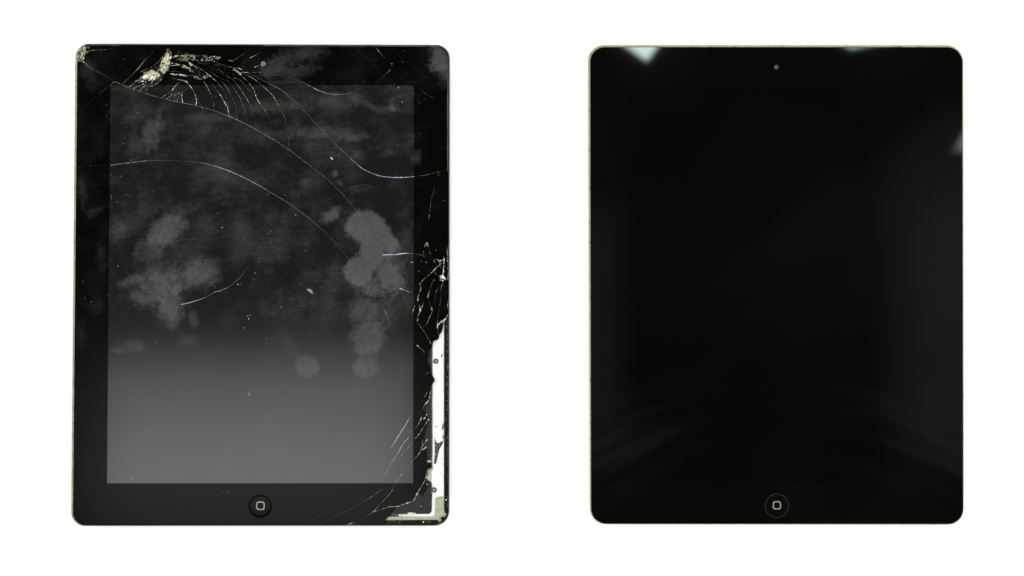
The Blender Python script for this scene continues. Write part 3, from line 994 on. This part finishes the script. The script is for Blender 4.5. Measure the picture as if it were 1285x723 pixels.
# hairlines and scratches
for f in [
    [(447.4, 61.8, .25), (465, 77, .35), (473, 84.6, .4), (482.3, 92.3, .25)],
    [(470.6, 58.8, .8), (475, 64, 1.5), (480, 69.6, 1.0), (484, 73.6, .3)],
    [(490, 87, 1.3), (486.6, 90.8, 1.2), (480, 97.4, .4), (471, 105.6, .5), (469.6, 107.4, .9)],
    [(497, 66, .2), (508, 76.6, .25), (540, 102, .15)], [(506, 88, .2), (520, 103, .25), (532, 116, .4), (538, 125.6, .25)],
    [(530, 114.6, .4), (535.4, 118.4, .9), (540.6, 121.4, .9), (544, 123.4, .5)], [(504, 76.4, 1.0), (507.2, 78.2, 1.0)],
    [(435, 152.4, .3), (443, 156, .4), (449, 161, .4), (451.4, 168, .35)],
    [(439.6, 236, .5), (451, 233, .8), (460, 232.4, .5), (467.4, 232.6, .4)],
    [(509, 166, .3), (518, 169.6, .5), (527, 173.5, .2)], [(385.2, 187, .6), (391, 189.4, .7)],
    [(378, 145, .3), (379.4, 149, .5)], [(404.8, 258, .3), (405.6, 254.4, .6), (412, 250.4, .5), (424, 244.6, .2)],
    [(403, 276, .2), (405.6, 263, .3), (405.8, 254, .5)],
    [(158, 479.4, .5), (165, 475.6, .7), (169, 473, .4), (174, 469, .6), (179, 465.4, .9)],
    [(222.6, 171, .3), (228, 158, .4), (236, 143, .35)], [(149.4, 232, .3), (153, 227.4, .5)], [(196.4, 226, .7), (204, 221, .3)],
    [(103, 225, .4), (103.4, 232, .5), (103, 237, .3)], [(102.6, 260, .3), (104, 257, .7), (104.6, 262.6, .4)], [(121, 256, .2), (122.4, 240, .35), (123.4, 236, .2)],
    [(102.4, 354, .7), (105.4, 352.2, .8)], [(134, 369.6, .8), (135.6, 372, .8)],
    [(369, 415, .2), (376, 411, .4), (382, 405, .2)], [(459, 268, .15), (466, 285, .25), (472, 299, .25)],
    [(404.6, 395.6, .2), (421, 396.8, .35)], [(551, 89.6, .3), (562, 90, .5)], [(553, 92, .3), (562.4, 92.4, .5)],
]:
    crack(F_, f, False)

lines = [[q[:2] for q in catmull(p, 2.5)] for p in SPLIT_ONLY + [p for m, s, p, j in CR if s]]
bez = sorted(split_all(bezel_poly, lines), key=parea, reverse=True)
scr = sorted(split_all(SCR, lines + [[q[:2] for q in catmull(CRACK_B + [(519.4, 470, .1), (524, 480, .1)], 2.5)],
                                     [q[:2] for q in catmull([(330, 100, .1)] + CRACK_C + [(524, 221.4, .1)], 2.5)]]), key=parea, reverse=True)


def shards(polys, main_name, mat):
    main = None
    for k, P in enumerate(polys):
        ar = parea(P)
        size = max(max(q[0] for q in P) - min(q[0] for q in P), max(q[1] for q in P) - min(q[1] for q in P))
        mx = min(.016, .045 / max(size * S * 1000, 1.0))     # keeps every corner within a few hundredths of a millimetre
        if ar > 3000:
            mx = 0
        tilt = (random.uniform(-mx, mx), random.uniform(-mx, mx))
        dz = 0.0
        if inside(P, 508, 626):          # a shard that has sunk and tips towards the torn corner
            tilt, dz = (.012, -.03), -.0003
        mb = MB(*LC)
        mb.prism(P, ZG - .0012, ZG + dz, 0, tilt)
        o = mb.build(main_name if main is None else 'glass_shard', [mat], main or old)
        if main is None:
            main = o
    return main


bezel = shards(bez, 'bezel', M['bezel_old'])
screen = shards(scr, 'screen', M['screen_old'])
screen['label'] = 'grey smeared display under cracked glass'
mb = MB(*LC)
mb.prism([(553.6, 404.8), (556.6, 405.4), (556, 410), (554.4, 416.6), (551.2, 420.8), (549.8, 416), (549.2, 410), (550.6, 406.6)], ZG - .0011, ZG - .0002, 0, (.02, 0))
mb.build('glass_shard', [M['bezel_old']], bezel)
bezel['label'] = 'glossy black border with cracks'

# fracture lines: thin ridges of shattered glass, each its own piece
for ci, (mat, sp, pts, jag) in enumerate(CR):
    c = catmull(pts, 1.3)
    n = len(c)
    if n < 2:
        continue
    mb = MB(*LC)
    L, Rr, T = [], [], []
    for i, (x, y, wd) in enumerate(c):
        a, b = c[max(0, i - 1)], c[min(n - 1, i + 1)]
        dx, dy = b[0] - a[0], b[1] - a[1]
        l = math.hypot(dx, dy) or 1
        nx, ny = -dy / l, dx / l
        k = noise.noise(Vector((x * .22, y * .22, ci * 3.1)))
        k2 = noise.noise(Vector((x * .9, y * .9, ci * 1.7)))
        wd = wd ** (1.25 if mat == B_ else 1.6) if wd < 1 else wd
        ww = max(.03, wd * max(.12, 1 + jag * (1.9 * k + 2.4 * k2)))
        if i in (0, n - 1):
            ww *= .35
        j = jag * .45 * noise.noise(Vector((x * .5, y * .5, 9 + ci)))
        x, y = x + nx * j, y + ny * j
        h = ZG + .00005 + min(.00006, ww * .00004)
        L.append(mb.p(x + nx * ww / 2, y + ny * ww / 2, ZG - .00012))
        Rr.append(mb.p(x - nx * ww / 2, y - ny * ww / 2, ZG - .00012))
        T.append(mb.p(x, y, h))
    for i in range(n - 1):
        mb.face((L[i], L[i + 1], T[i + 1], T[i]))
        mb.face((T[i], T[i + 1], Rr[i + 1], Rr[i]))
        mb.face((Rr[i], Rr[i + 1], L[i + 1], L[i]))
    o = mb.build('crack', [M[mat]], old)
    bm = bmesh.new()
    bm.from_mesh(o.data)
    bmesh.ops.recalc_face_normals(bm, faces=bm.faces)
    bm.to_mesh(o.data)
    bm.free()

# ---------------- crushed glass
CM = [M['cream'], M['pale'], M['sage'], M['black'], M['dark_green']]


def splinters(mb, poly, n, smin, smax, weights, ang=None, spread=3.2, z=ZG, elong=2.0):
    x0, x1 = min(q[0] for q in poly), max(q[0] for q in poly)
    y0, y1 = min(q[1] for q in poly), max(q[1] for q in poly)
    k = 0
    tries = 0
    while k < n and tries < n * 30:
        tries += 1
        x, y = random.uniform(x0, x1), random.uniform(y0, y1)
        if not inside(poly, x, y):
            continue
        s = random.uniform(smin, smax)
        a = (ang if ang is not None else 0) + random.uniform(-spread, spread)
        e = random.uniform(1, elong)
        m = random.choices(range(5), weights)[0]
        ca, sa = math.cos(a), math.sin(a)
        pts = []
        for t in sorted(random.uniform(0, 6.28) for _ in range(random.choice((3, 3, 4)))):
            u, v = s * e * math.cos(t), s * math.sin(t) / e
            pts.append((x + ca * u - sa * v, y + sa * u + ca * v))
        if parea(pts) < .04:
            continue
        zz = z + random.uniform(.00004, .00016)
        mb.prism(pts, z - .0001, zz, m, (random.uniform(-.12, .12), random.uniform(-.12, .12)))
        k += 1


def band(pts, h):
    return [(x, y - h) for x, y in pts] + [(x, y + h) for x, y in pts[::-1]]


mb = MB(*LC)
R1 = [(212.4, 62), (214.6, 70), (213, 78), (211, 87), (208, 91.5), (203, 92), (198.6, 90), (199, 84), (201.4, 76.4), (206, 70.6)]
mb.prism([(x + (207 - x) * .22, y + (79 - y) * .12) for x, y in R1], ZG - .0001, ZG + .00003, 0)
splinters(mb, R1, 130, .6, 2.0, (5, 3, 2, 5.5, 1), 1.9, .6, elong=2.6)
R2 = [(176.6, 98), (181, 91), (191, 85.6), (196, 89), (203, 91.6), (204, 95), (198, 97), (192, 100.5), (184, 100.8)]
mb.prism([(x + (189 - x) * .2, y + (94 - y) * .2) for x, y in R2], ZG - .0001, ZG + .00003, 0)
splinters(mb, R2, 120, .6, 2.2, (6, 3, 1.8, 4.5, 1.4), -.5, .6, elong=2.6)
splinters(mb, [(169, 103), (178, 99), (190, 101), (196, 99), (190, 104), (180, 106)], 40, .4, 1.4, (2, .5, 2, 3, 1.5), -.45, .4)
mb.prism([(178.4, 98.6), (180, 95.6), (184, 94.2), (187.4, 94), (185.6, 96.4), (181, 98.8)], ZG - .0001, ZG + .0002, 1)
mb.prism([(188.8, 96.8), (191.4, 95), (193.4, 95.6), (192.6, 97.4), (190, 98.6)], ZG - .0001, ZG + .0002, 1)
mb.prism([(191.6, 102.6), (195.6, 99.6), (199, 96.6), (198, 99.4), (195, 102.4), (192, 104.2)], ZG - .0001, ZG + .00018, 4)
mb.prism([(186.4, 106.2), (189.4, 103.8), (189.8, 105), (187.4, 106.8)], ZG - .0001, ZG + .00018, 4)
mb.prism([(192.6, 84.4), (194.8, 83.4), (198.6, 83.2), (198.2, 86.4), (196, 88.2), (193.4, 87.6)], ZG - .0001, ZG + .0003, 3)
mb.prism([(198.4, 78.6), (201.6, 75.4), (201.2, 78.6), (199, 79.6)], ZG - .0001, ZG + .0002, 4)
top = [(216, 72), (222, 70.4), (232, 70.2), (240, 70), (248, 70.4), (256, 70.8), (264, 71.4), (271, 72), (277, 72.4)]
splinters(mb, band(top, 1.3), 120, .35, 1.1, (4, .7, 5, 3, 0), .05, .45, elong=2.6)
splinters(mb, band([(219, 74.5), (230, 74), (240, 74.6), (252, 75), (258, 74.6), (266, 75)], 2.4), 110, .3, 1.2, (3.5, .6, 5, 5, 0), .1, .6, elong=2.4)
splinters(mb, band([(259, 74), (268, 75), (274, 75.6)], 2.4), 34, .25, .8, (2, .3, 4, 5, 0), .1, .6, elong=2.2)
splinters(mb, [(229, 73), (234, 71.5), (238, 74), (235, 78), (230, 77)], 34, .4, 1.2, (4, .8, 3, 3, 0))
splinters(mb, band([(220, 67), (228, 66.4), (240, 68), (262, 69)], 1.6), 30, .2, .6, (2, .3, 4, 4, 0))
splinters(mb, band([(228, 83.6), (234, 84.6), (239, 87.4), (242, 89.2)], 1.8), 80, .4, 1.2, (6, .8, 3, 4, 0), .5, .5)
splinters(mb, [(237, 77), (239, 79), (242, 81), (240, 83), (237.6, 81)], 26, .5, 1.4, (6, 1, 2, 1, 0), .9, .5)
splinters(mb, band([(244, 96), (250, 98), (254, 98), (259, 96), (261, 95)], 1.7), 50, .4, 1.1, (5, .7, 3, 3, 0), .3, .7)
splinters(mb, band([(213, 93), (222, 94), (234, 94.8)], 1.2), 30, .4, 1.0, (2, .3, 6, 2, 0), .1, .3)
splinters(mb, band([(293, 87), (298, 89), (303, 94)], 1.6), 30, .3, 1.1, (4, .6, 4, 3, 0), .6, .5)
# crushed top left corner
R6 = [(98.7, 64), (102, 58.6), (106.8, 57.6), (108.4, 60.5), (108, 66), (106, 70), (104.6, 72.4), (101, 73.4), (98, 72), (97.6, 68)]
splinters(mb, R6, 190, .4, 1.5, (6, 1.4, 3.5, 3, 0), 1.75, .35, elong=2.6)
splinters(mb, [(97.4, 71), (103, 71), (105, 75), (101, 77), (97.6, 76.4)], 46, .4, 1.2, (2, .3, 5, 3.5, 0), 1.9, .6)
splinters(mb, [(108, 58), (113, 57.6), (113, 61), (109, 61)], 16, .3, .8, (3, .3, 3, 4, 0), 1.6, .3)
splinters(mb, [(107, 64), (110.6, 63), (112, 65), (107, 68)], 14, .3, .8, (2, .3, 3, 3, 0))
# impact on the right rim
mb.prism([(553, 346.6), (556, 345.4), (559, 349.6), (557, 350.4), (554.4, 349)], ZG - .0001, ZG + .0002, 1)
splinters(mb, [(551, 346), (556, 343.6), (559.4, 349), (559.6, 353), (554, 352.4), (549, 350.6)], 40, .4, 1.3, (6, 1, 2, 2.6, 0))
splinters(mb, [(560, 314), (562.6, 309), (562.8, 353), (561.2, 354), (561, 330)], 90, .25, .8, (5, .5, 4, 4, 0), 1.57, .4)
splinters(mb, [(556.8, 322), (558, 322), (557.4, 345), (555.6, 345)], 34, .3, .8, (5, .6, 3, 2, 0), 1.57, .3)
splinters(mb, [(550, 325.6), (555, 325.6), (554.6, 333), (551, 334)], 18, .3, .8, (5, .5, 3, 4, 0))
splinters(mb, [(533, 309), (536, 304.4), (538, 309), (536.4, 308.6), (535, 307.6)], 16, .3, .8, (6, 1, 3, 0, 0))
splinters(mb, band([(549, 408), (554, 403.6), (557.6, 401.6)], .9), 26, .4, 1.1, (6, 1.2, 3, .5, 0), -.6, .5)
for (x, y) in [(548, 407.6), (527.2, 388), (524.4, 376), (537, 372), (542.4, 389)]:
    splinters(mb, circle(x, y, 1.6, 8), 8, .3, .8, (4, .4, 4, 1, 0))
crushed = mb.build('crushed_glass', CM, old)
crushed['kind'] = 'stuff'

# ---------------- dust and flakes lying on the glass
mb = MB(*LC)


def speck(x, y, r, m=0):
    n = random.choice((4, 5, 6))
    e = random.uniform(.6, 1.0)
    a0 = random.uniform(0, 3)
    pts = []
    for i in range(n):
        a = 2 * math.pi * i / n
        rr = r * random.uniform(.7, 1.1)
        u, v = rr * math.cos(a), rr * e * math.sin(a)
        pts.append((x + u * math.cos(a0) - v * math.sin(a0), y + u * math.sin(a0) + v * math.cos(a0)))
    mb.prism(pts, ZG - .00005, ZG + .00009, m)


for i in range(230):
    x, y = random.uniform(98, 556), random.uniform(60, 655)
    if random.random() < .45 and (y > 430 or x < 130):
        continue
    if x > 525 and y > 300:
        continue
    speck(x, y, random.choice((.22, .25, .3, .3, .38, .5)), 0)
for i in range(26):
    speck(random.gauss(498, 14), random.gauss(118, 9), random.choice((.25, .3, .45)), 0)
for (x, y, r) in [(172.8, 141.6, .6), (158.5, 160, .8), (146.4, 173.5, .6), (154.8, 180.4, .7), (164, 201, .9), (152.2, 221.5, .8), (158.6, 244, 1.2), (161.5, 246.6, .7),
                  (140, 246, .9), (140, 249.4, .8), (147, 253, .6), (183.5, 249.4, .7), (228, 162, .8), (229.6, 164.4, .9), (357, 244.6, .9), (371, 270, 1.1), (337, 293.6, 1.2), (339, 289.2, .6),
                  (340.6, 290.6, .5), (273, 268, .9), (278.8, 285.6, 1.0), (269.6, 359.8, 1.0), (298.6, 357, 1.1), (302, 356.8, .7), (320, 342.6, .9), (318, 351, .8), (325.6, 329, .8),
                  (383.4, 314.8, .8), (404, 326.8, .8), (399.8, 332.6, .7), (359, 343.6, .7), (377.4, 357, .9), (366, 374, .8), (352.4, 385.4, .9), (446.8, 319, 1.0), (462, 314.8, 1.0),
                  (415.8, 198.6, 1.4), (416.8, 200, 1.2), (504.6, 128.6, .9), (487.6, 126.2, .7), (500, 110, 1.0), (491.6, 80, .9), (542, 74.6, .7), (325.8, 90.8, .9), (311.6, 495.6, 1.2), (313, 494, 1.2), (311.4, 498, .9),
                  (165.6, 601.6, .9), (214, 579.6, .8), (281, 432, 1.0), (306, 411.4, .9), (193.6, 432, .9), (197, 430, .8), (195, 429, .6), (114.6, 378.6, .8), (148, 334, .9), (430, 309, .6), (286, 617, .7), (312, 400, 1.3), (310.6, 397, 1.0), (313, 396, .9),
                  (532, 441.6, .7), (526, 436, .7), (549.4, 88, .5), (466.4, 234.6, .8), (545.6, 242, .5), (557.6, 251.6, .6), (547, 313.8, .8), (525.5, 340.4, .6), (535, 329.4, .8), (528.4, 328, .6)]:
    speck(x, y, r * .8, 0)
mb.prism([(384.8, 363), (388, 362.6), (391.2, 363.6), (393, 368.8), (389.6, 367.6), (387, 365.6)], ZG - .00005, ZG + .0002, 0)
mb.prism([(414.4, 197.4), (416.4, 197.6), (418, 200.4), (416, 200.2)], ZG - .00005, ZG + .0002, 1)
dust = mb.build('dust', [M['dust'], M['dust2']], old)
dust['kind'] = 'stuff'

# ---------------- torn corner: what lies under the glass
ZF = ZG - .0011
mb = MB(*LC)
mb.prism([(541.6, 404.6), (557.4, 400.4), (557.5, 646), (553, 648.6), (541.5, 648.6), (500, 648.2), (500, 643.6), (541.5, 643), (541.5, 470)], ZF - .0004, ZF, 0)
frame = mb.build('inner_frame', [M['white_frame']], old)
mb = MB(*LC)
mb.prism([(556.6, 623), (549.4, 623.5), (547, 624.8), (546, 627), (545.6, 645.4), (544.6, 647.6), (542, 648.4), (478, 648.9), (474, 653.4), (548, 652.9), (552.4, 654.6), (556, 651.4), (560, 645), (556.6, 643)], ZF - .0004, ZF + .00025, 0)
mb.prism([(541.3, 586), (533, 586), (528, 606), (541.3, 607)], ZF - .0003, ZF + .0001, 0)
mb.build('corner_plate', [M['green_plate']], frame)
mb = MB(*LC)
mb.prism([(522, 420), (542.6, 427), (542.6, 586.8), (524, 586.6), (520, 500)], ZF - .0003, ZF + .0003, 0)
adh = mb.build('adhesive_strip', [M['adhesive']], old)
mb = MB(*LC)
mb.prism([(535.8, 578), (541.2, 578), (541.2, 580.3), (535.8, 580.5)], ZF, ZF + .0006, 0)
mb.build('metal_tab', [M['green_plate']], adh)
mb = MB(*LC)
mb.prism([(530, 603), (535, 600.6), (538, 603.6), (541.3, 605.4), (542.2, 610.7), (541, 613.9), (542.2, 621), (541.7, 639.8), (540.8, 643), (538.4, 645.2), (522.8, 645.2), (521, 643.6), (512, 643.2), (511, 645.4), (486, 645.6), (484, 620), (520, 610)], ZF - .0003, ZF + .00045, 0)
pad = mb.build('corner_pad', [M['adhesive']], old)
mb = MB(*LC)
mb.prism(circle(526, 634, 6, 18), ZF, ZF + .00055, 0)
mb.prism([(526, 606), (533, 602.6), (538, 606), (537, 611), (530.4, 622.4), (526.6, 620)], ZF, ZF + .00075, 1)
mb.prism(circle(536, 608, 1.0, 8), ZF, ZF + .001, 2)
mb.prism(circle(528.4, 635.6, .8, 8), ZF, ZF + .0008, 2)
mb.build('connector', [M['adhesive'], M['gasket'], M['sage']], pad)


for k, P in enumerate(([(541.9, 432), (543.0, 432), (543.0, 590), (541.9, 590)], [(557.0, 406), (557.7, 404), (557.7, 622), (557.0, 622)])):
    mb = MB(*LC)
    mb.prism(P, ZF - .0003, ZF + .00034, 0)
    mb.build('frame_lip', [M['lip']], frame)


def screw(x, y, r):
    mb = MB(*LC)
    mb.rings([[(px, py, z) for px, py in circle(x, y, q, 20)][::-1] for q, z in
              ((r, ZF), (r, ZF + .00022), (r * .72, ZF + .0003), (r * .5, ZF + .0001))], 0, cap_last=True)
    s = mb.build('screw', [M['screw']], frame)
    mb = MB(*LC)
    mb.prism(circle(x, y, r * .42, 6), ZF, ZF + .00018, 0)
    mb.build('screw_socket', [M['brass']], s)


screw(546.9, 453.5, 3.4)
screw(544.6, 615.1, 3.5)
screw(535.4, 594.8, 2.5)
# green corrosion and scraps on the white frame
mb = MB(*LC)
for P in ([(545.2, 548), (546.6, 553), (547.6, 556), (551, 556.2), (554, 554), (556.4, 553.2), (555.4, 557), (553.6, 560.4), (551.4, 564), (550, 570), (548.4, 577), (547.4, 581.5), (545.6, 583.2), (544.4, 581.4), (545.4, 570)],
          [(556.6, 530), (556.8, 536), (555.6, 539), (554, 539.6), (555.4, 533)], [(546, 534.4), (549.4, 535.4), (548.4, 536), (546.4, 535.6)],
          [(555.2, 543), (556.6, 548), (556.8, 551), (555, 550.4), (555.4, 546.4)], [(555.4, 444.4), (555.6, 446), (554.2, 448.6), (553.2, 448), (554.2, 445.4)]):
    mb.prism(P, ZF, ZF + .0001, 0)
splinters(mb, [(545.6, 552), (548, 556), (553, 556), (551, 563), (548, 578), (545.6, 580)], 70, .3, 1.0, (.6, .5, 1.6, 1, 0), 1.6, .7, z=ZF + .00006)
scrap = mb.build('corrosion', [M['corrosion'], M['pale'], M['screw'], M['black'], M['dark_green']], frame)
scrap['kind'] = 'stuff'
mb = MB(*LC)
mb.rings([[(px, py, z) for px, py in circle(550.4, 594.4, q, 20)][::-1] for q, z in ((3, ZF), (2.9, ZF + .0002), (2.2, ZF + .0002), (2.1, ZF))], 0)
mb.build('dimple', [M['white_frame']], frame)
# dark gasket along the right and bottom rims
mb = MB(*LC)
mb.prism([(557.5, 403), (562.9, 394), (562.9, 640), (561.6, 645), (558.8, 643.4), (557.3, 640)], ZF - .0003, ZG - .0004, 0)
mb.prism([(476, 653.2), (548, 652.6), (549.6, 655.4), (546, 658.6), (474, 659)], ZF - .0003, ZG - .0004, 0)
mb.prism([(553.2, 649.6), (556.4, 648.6), (558, 650.4), (556.6, 653.4), (553.6, 653)], ZF - .0003, ZG - .0004, 0)
gk = mb.build('gasket', [M['gasket']], old)
mb = MB(*LC)
splinters(mb, [(559.6, 405), (562.6, 398), (562.6, 640), (561.2, 640), (560.6, 500)], 260, .22, .7, (2.4, .1, 7, 6, 0), 1.57, .5, z=ZG - .0004)
splinters(mb, [(558, 404), (560, 404), (560, 640), (558, 640)], 60, .15, .5, (1, .1, 5, 4, 0), 1.57, .6, z=ZG - .0004)
splinters(mb, [(480, 654.6), (546, 654), (546, 657.6), (480, 658)], 60, .2, .6, (1.6, .2, 5, 4, 0), 0, .4, z=ZG - .0004)
splinters(mb, [(490, 644.8), (522, 643.6), (522, 646), (490, 647.2)], 44, .3, .8, (5, 1.2, 3, .4, 0), 0, .3, z=ZF + .0004)
splinters(mb, [(549, 654), (556, 646), (561, 646), (558, 653), (552, 658)], 44, .3, 1.0, (5, .4, 4, 4, 0), -.8, .6, z=ZF + .0003)
for (x, y, r) in [(559.8, 627.3, .9), (531.2, 655.2, .9)]:
    mb.prism(circle(x, y, r, 8), ZF, ZG - .0001, 1)
gd = mb.build('gasket_debris', [M['cream'], M['pale'], M['sage'], M['black'], M['black']], gk)
gd['kind'] = 'stuff'

# painted highlight strips along the top and right edges of the glass
for k, f in enumerate(([(110.6, 56.9), (130, 56.8), (151, 57.2)], [(330, 57.8), (395, 58.0), (460, 58.2), (520, 58.3), (548, 58.6)], [(562, 78), (562.2, 140), (562.2, 215)])):
    mb = MB(*LC)
    P = [q for q in f] + [(q[0] - (.9 if k == 2 else 0), q[1] - (0 if k == 2 else 1.0)) for q in f[::-1]]
    mb.prism(P, ZG - .0008, ZG + .00003, 0)
    mb.build('glass_edge_highlight', [M['edge_highlight']], bezel)

home_button(old, LC, BX, BY, BR - 1.0, M['button_old'], M['icon'], M['gap'], .98, 326.8, 634.8, 5.2, 1.2)
camera_lens(old, LC, 330.5, 80.2, 3.3, M['lens_old'], M['lens_ring'], .0006, (.2, .3, .7, M['blue']))

# ================================================================== INTACT TABLET
RC = (RCX, RCY)
new = root('tablet_computer', RC, 'intact tablet with clean glossy black glass and thin pale metal rim')
OUT_R = [(738.0, 56.4), (1209.3, 56.6), (1209.9, 658.9), (740.4, 658.2)]
IN_R = [(740.6, 59.2), (1207.6, 59.3), (1208.6, 657.6), (741.9, 657.3)]
housing(new, RC, OUT_R, IN_R, [20, 21, 20, 20], [18.5, 19, 19, 19], M['rim_new'])
GR = [(740.9, 59.5), (1207.3, 59.6), (1208.3, 657.3), (742.2, 657.0)]
SR = [(786.4, 108.6), (1163.4, 108.6), (1165.6, 606.8), (785.6, 606.8)]
BX2, BY2, BR2 = 974.9, 634.8, 15.2
o2 = rquad(GR, [18.5, 19, 19, 19])
cl = [(BX2 - BR2 * math.sin(math.pi * i / half), BY2 + BR2 * math.cos(math.pi * i / half)) for i in range(half + 1)]
cr = [(BX2 + BR2 * math.sin(math.pi * i / half), BY2 - BR2 * math.cos(math.pi * i / half)) for i in range(half + 1)]
bp = [(BX2, 657.2)] + o2[27:36] + o2[0:27] + [(BX2 + .02, 657.2), (BX2 + .02, BY2 + BR2)] + cr[::-1][1:-1] + \
     [(BX2 + .02, BY2 - BR2), (BX2 + .02, 606.8), SR[2], SR[1], SR[0], SR[3], (BX2, 606.8), (BX2, BY2 - BR2)] + cl[::-1][1:-1] + [(BX2, BY2 + BR2)]
mb = MB(*RC)
mb.prism(bp, ZG - .0009, ZG, 0)
mb.build('bezel', [M['bezel_new']], new)
mb = MB(*RC)
mb.prism(SR, ZG - .0009, ZG, 0)
mb.build('screen', [M['screen_new']], new)
home_button(new, RC, BX2, BY2, BR2 - .8, M['button_new'], M['icon_new'], M['ring_new'], .75, 974.9, 634.2, 5.1, 1.2)
camera_lens(new, RC, 974.3, 84.4, 2.9, M['lens_new'], M['lens_ring'], .0005, (.2, .1, .8, M['blue']))
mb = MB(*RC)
mb.prism(circle(972.6, 84.4, .95, 8), ZG, ZG + .0006, 0)  # pale raised disc stands in for the highlight on the lens
mb.build('painted_lens_glint', [M['dust']], [c for c in new.children if c.name.startswith('camera_lens')][0])
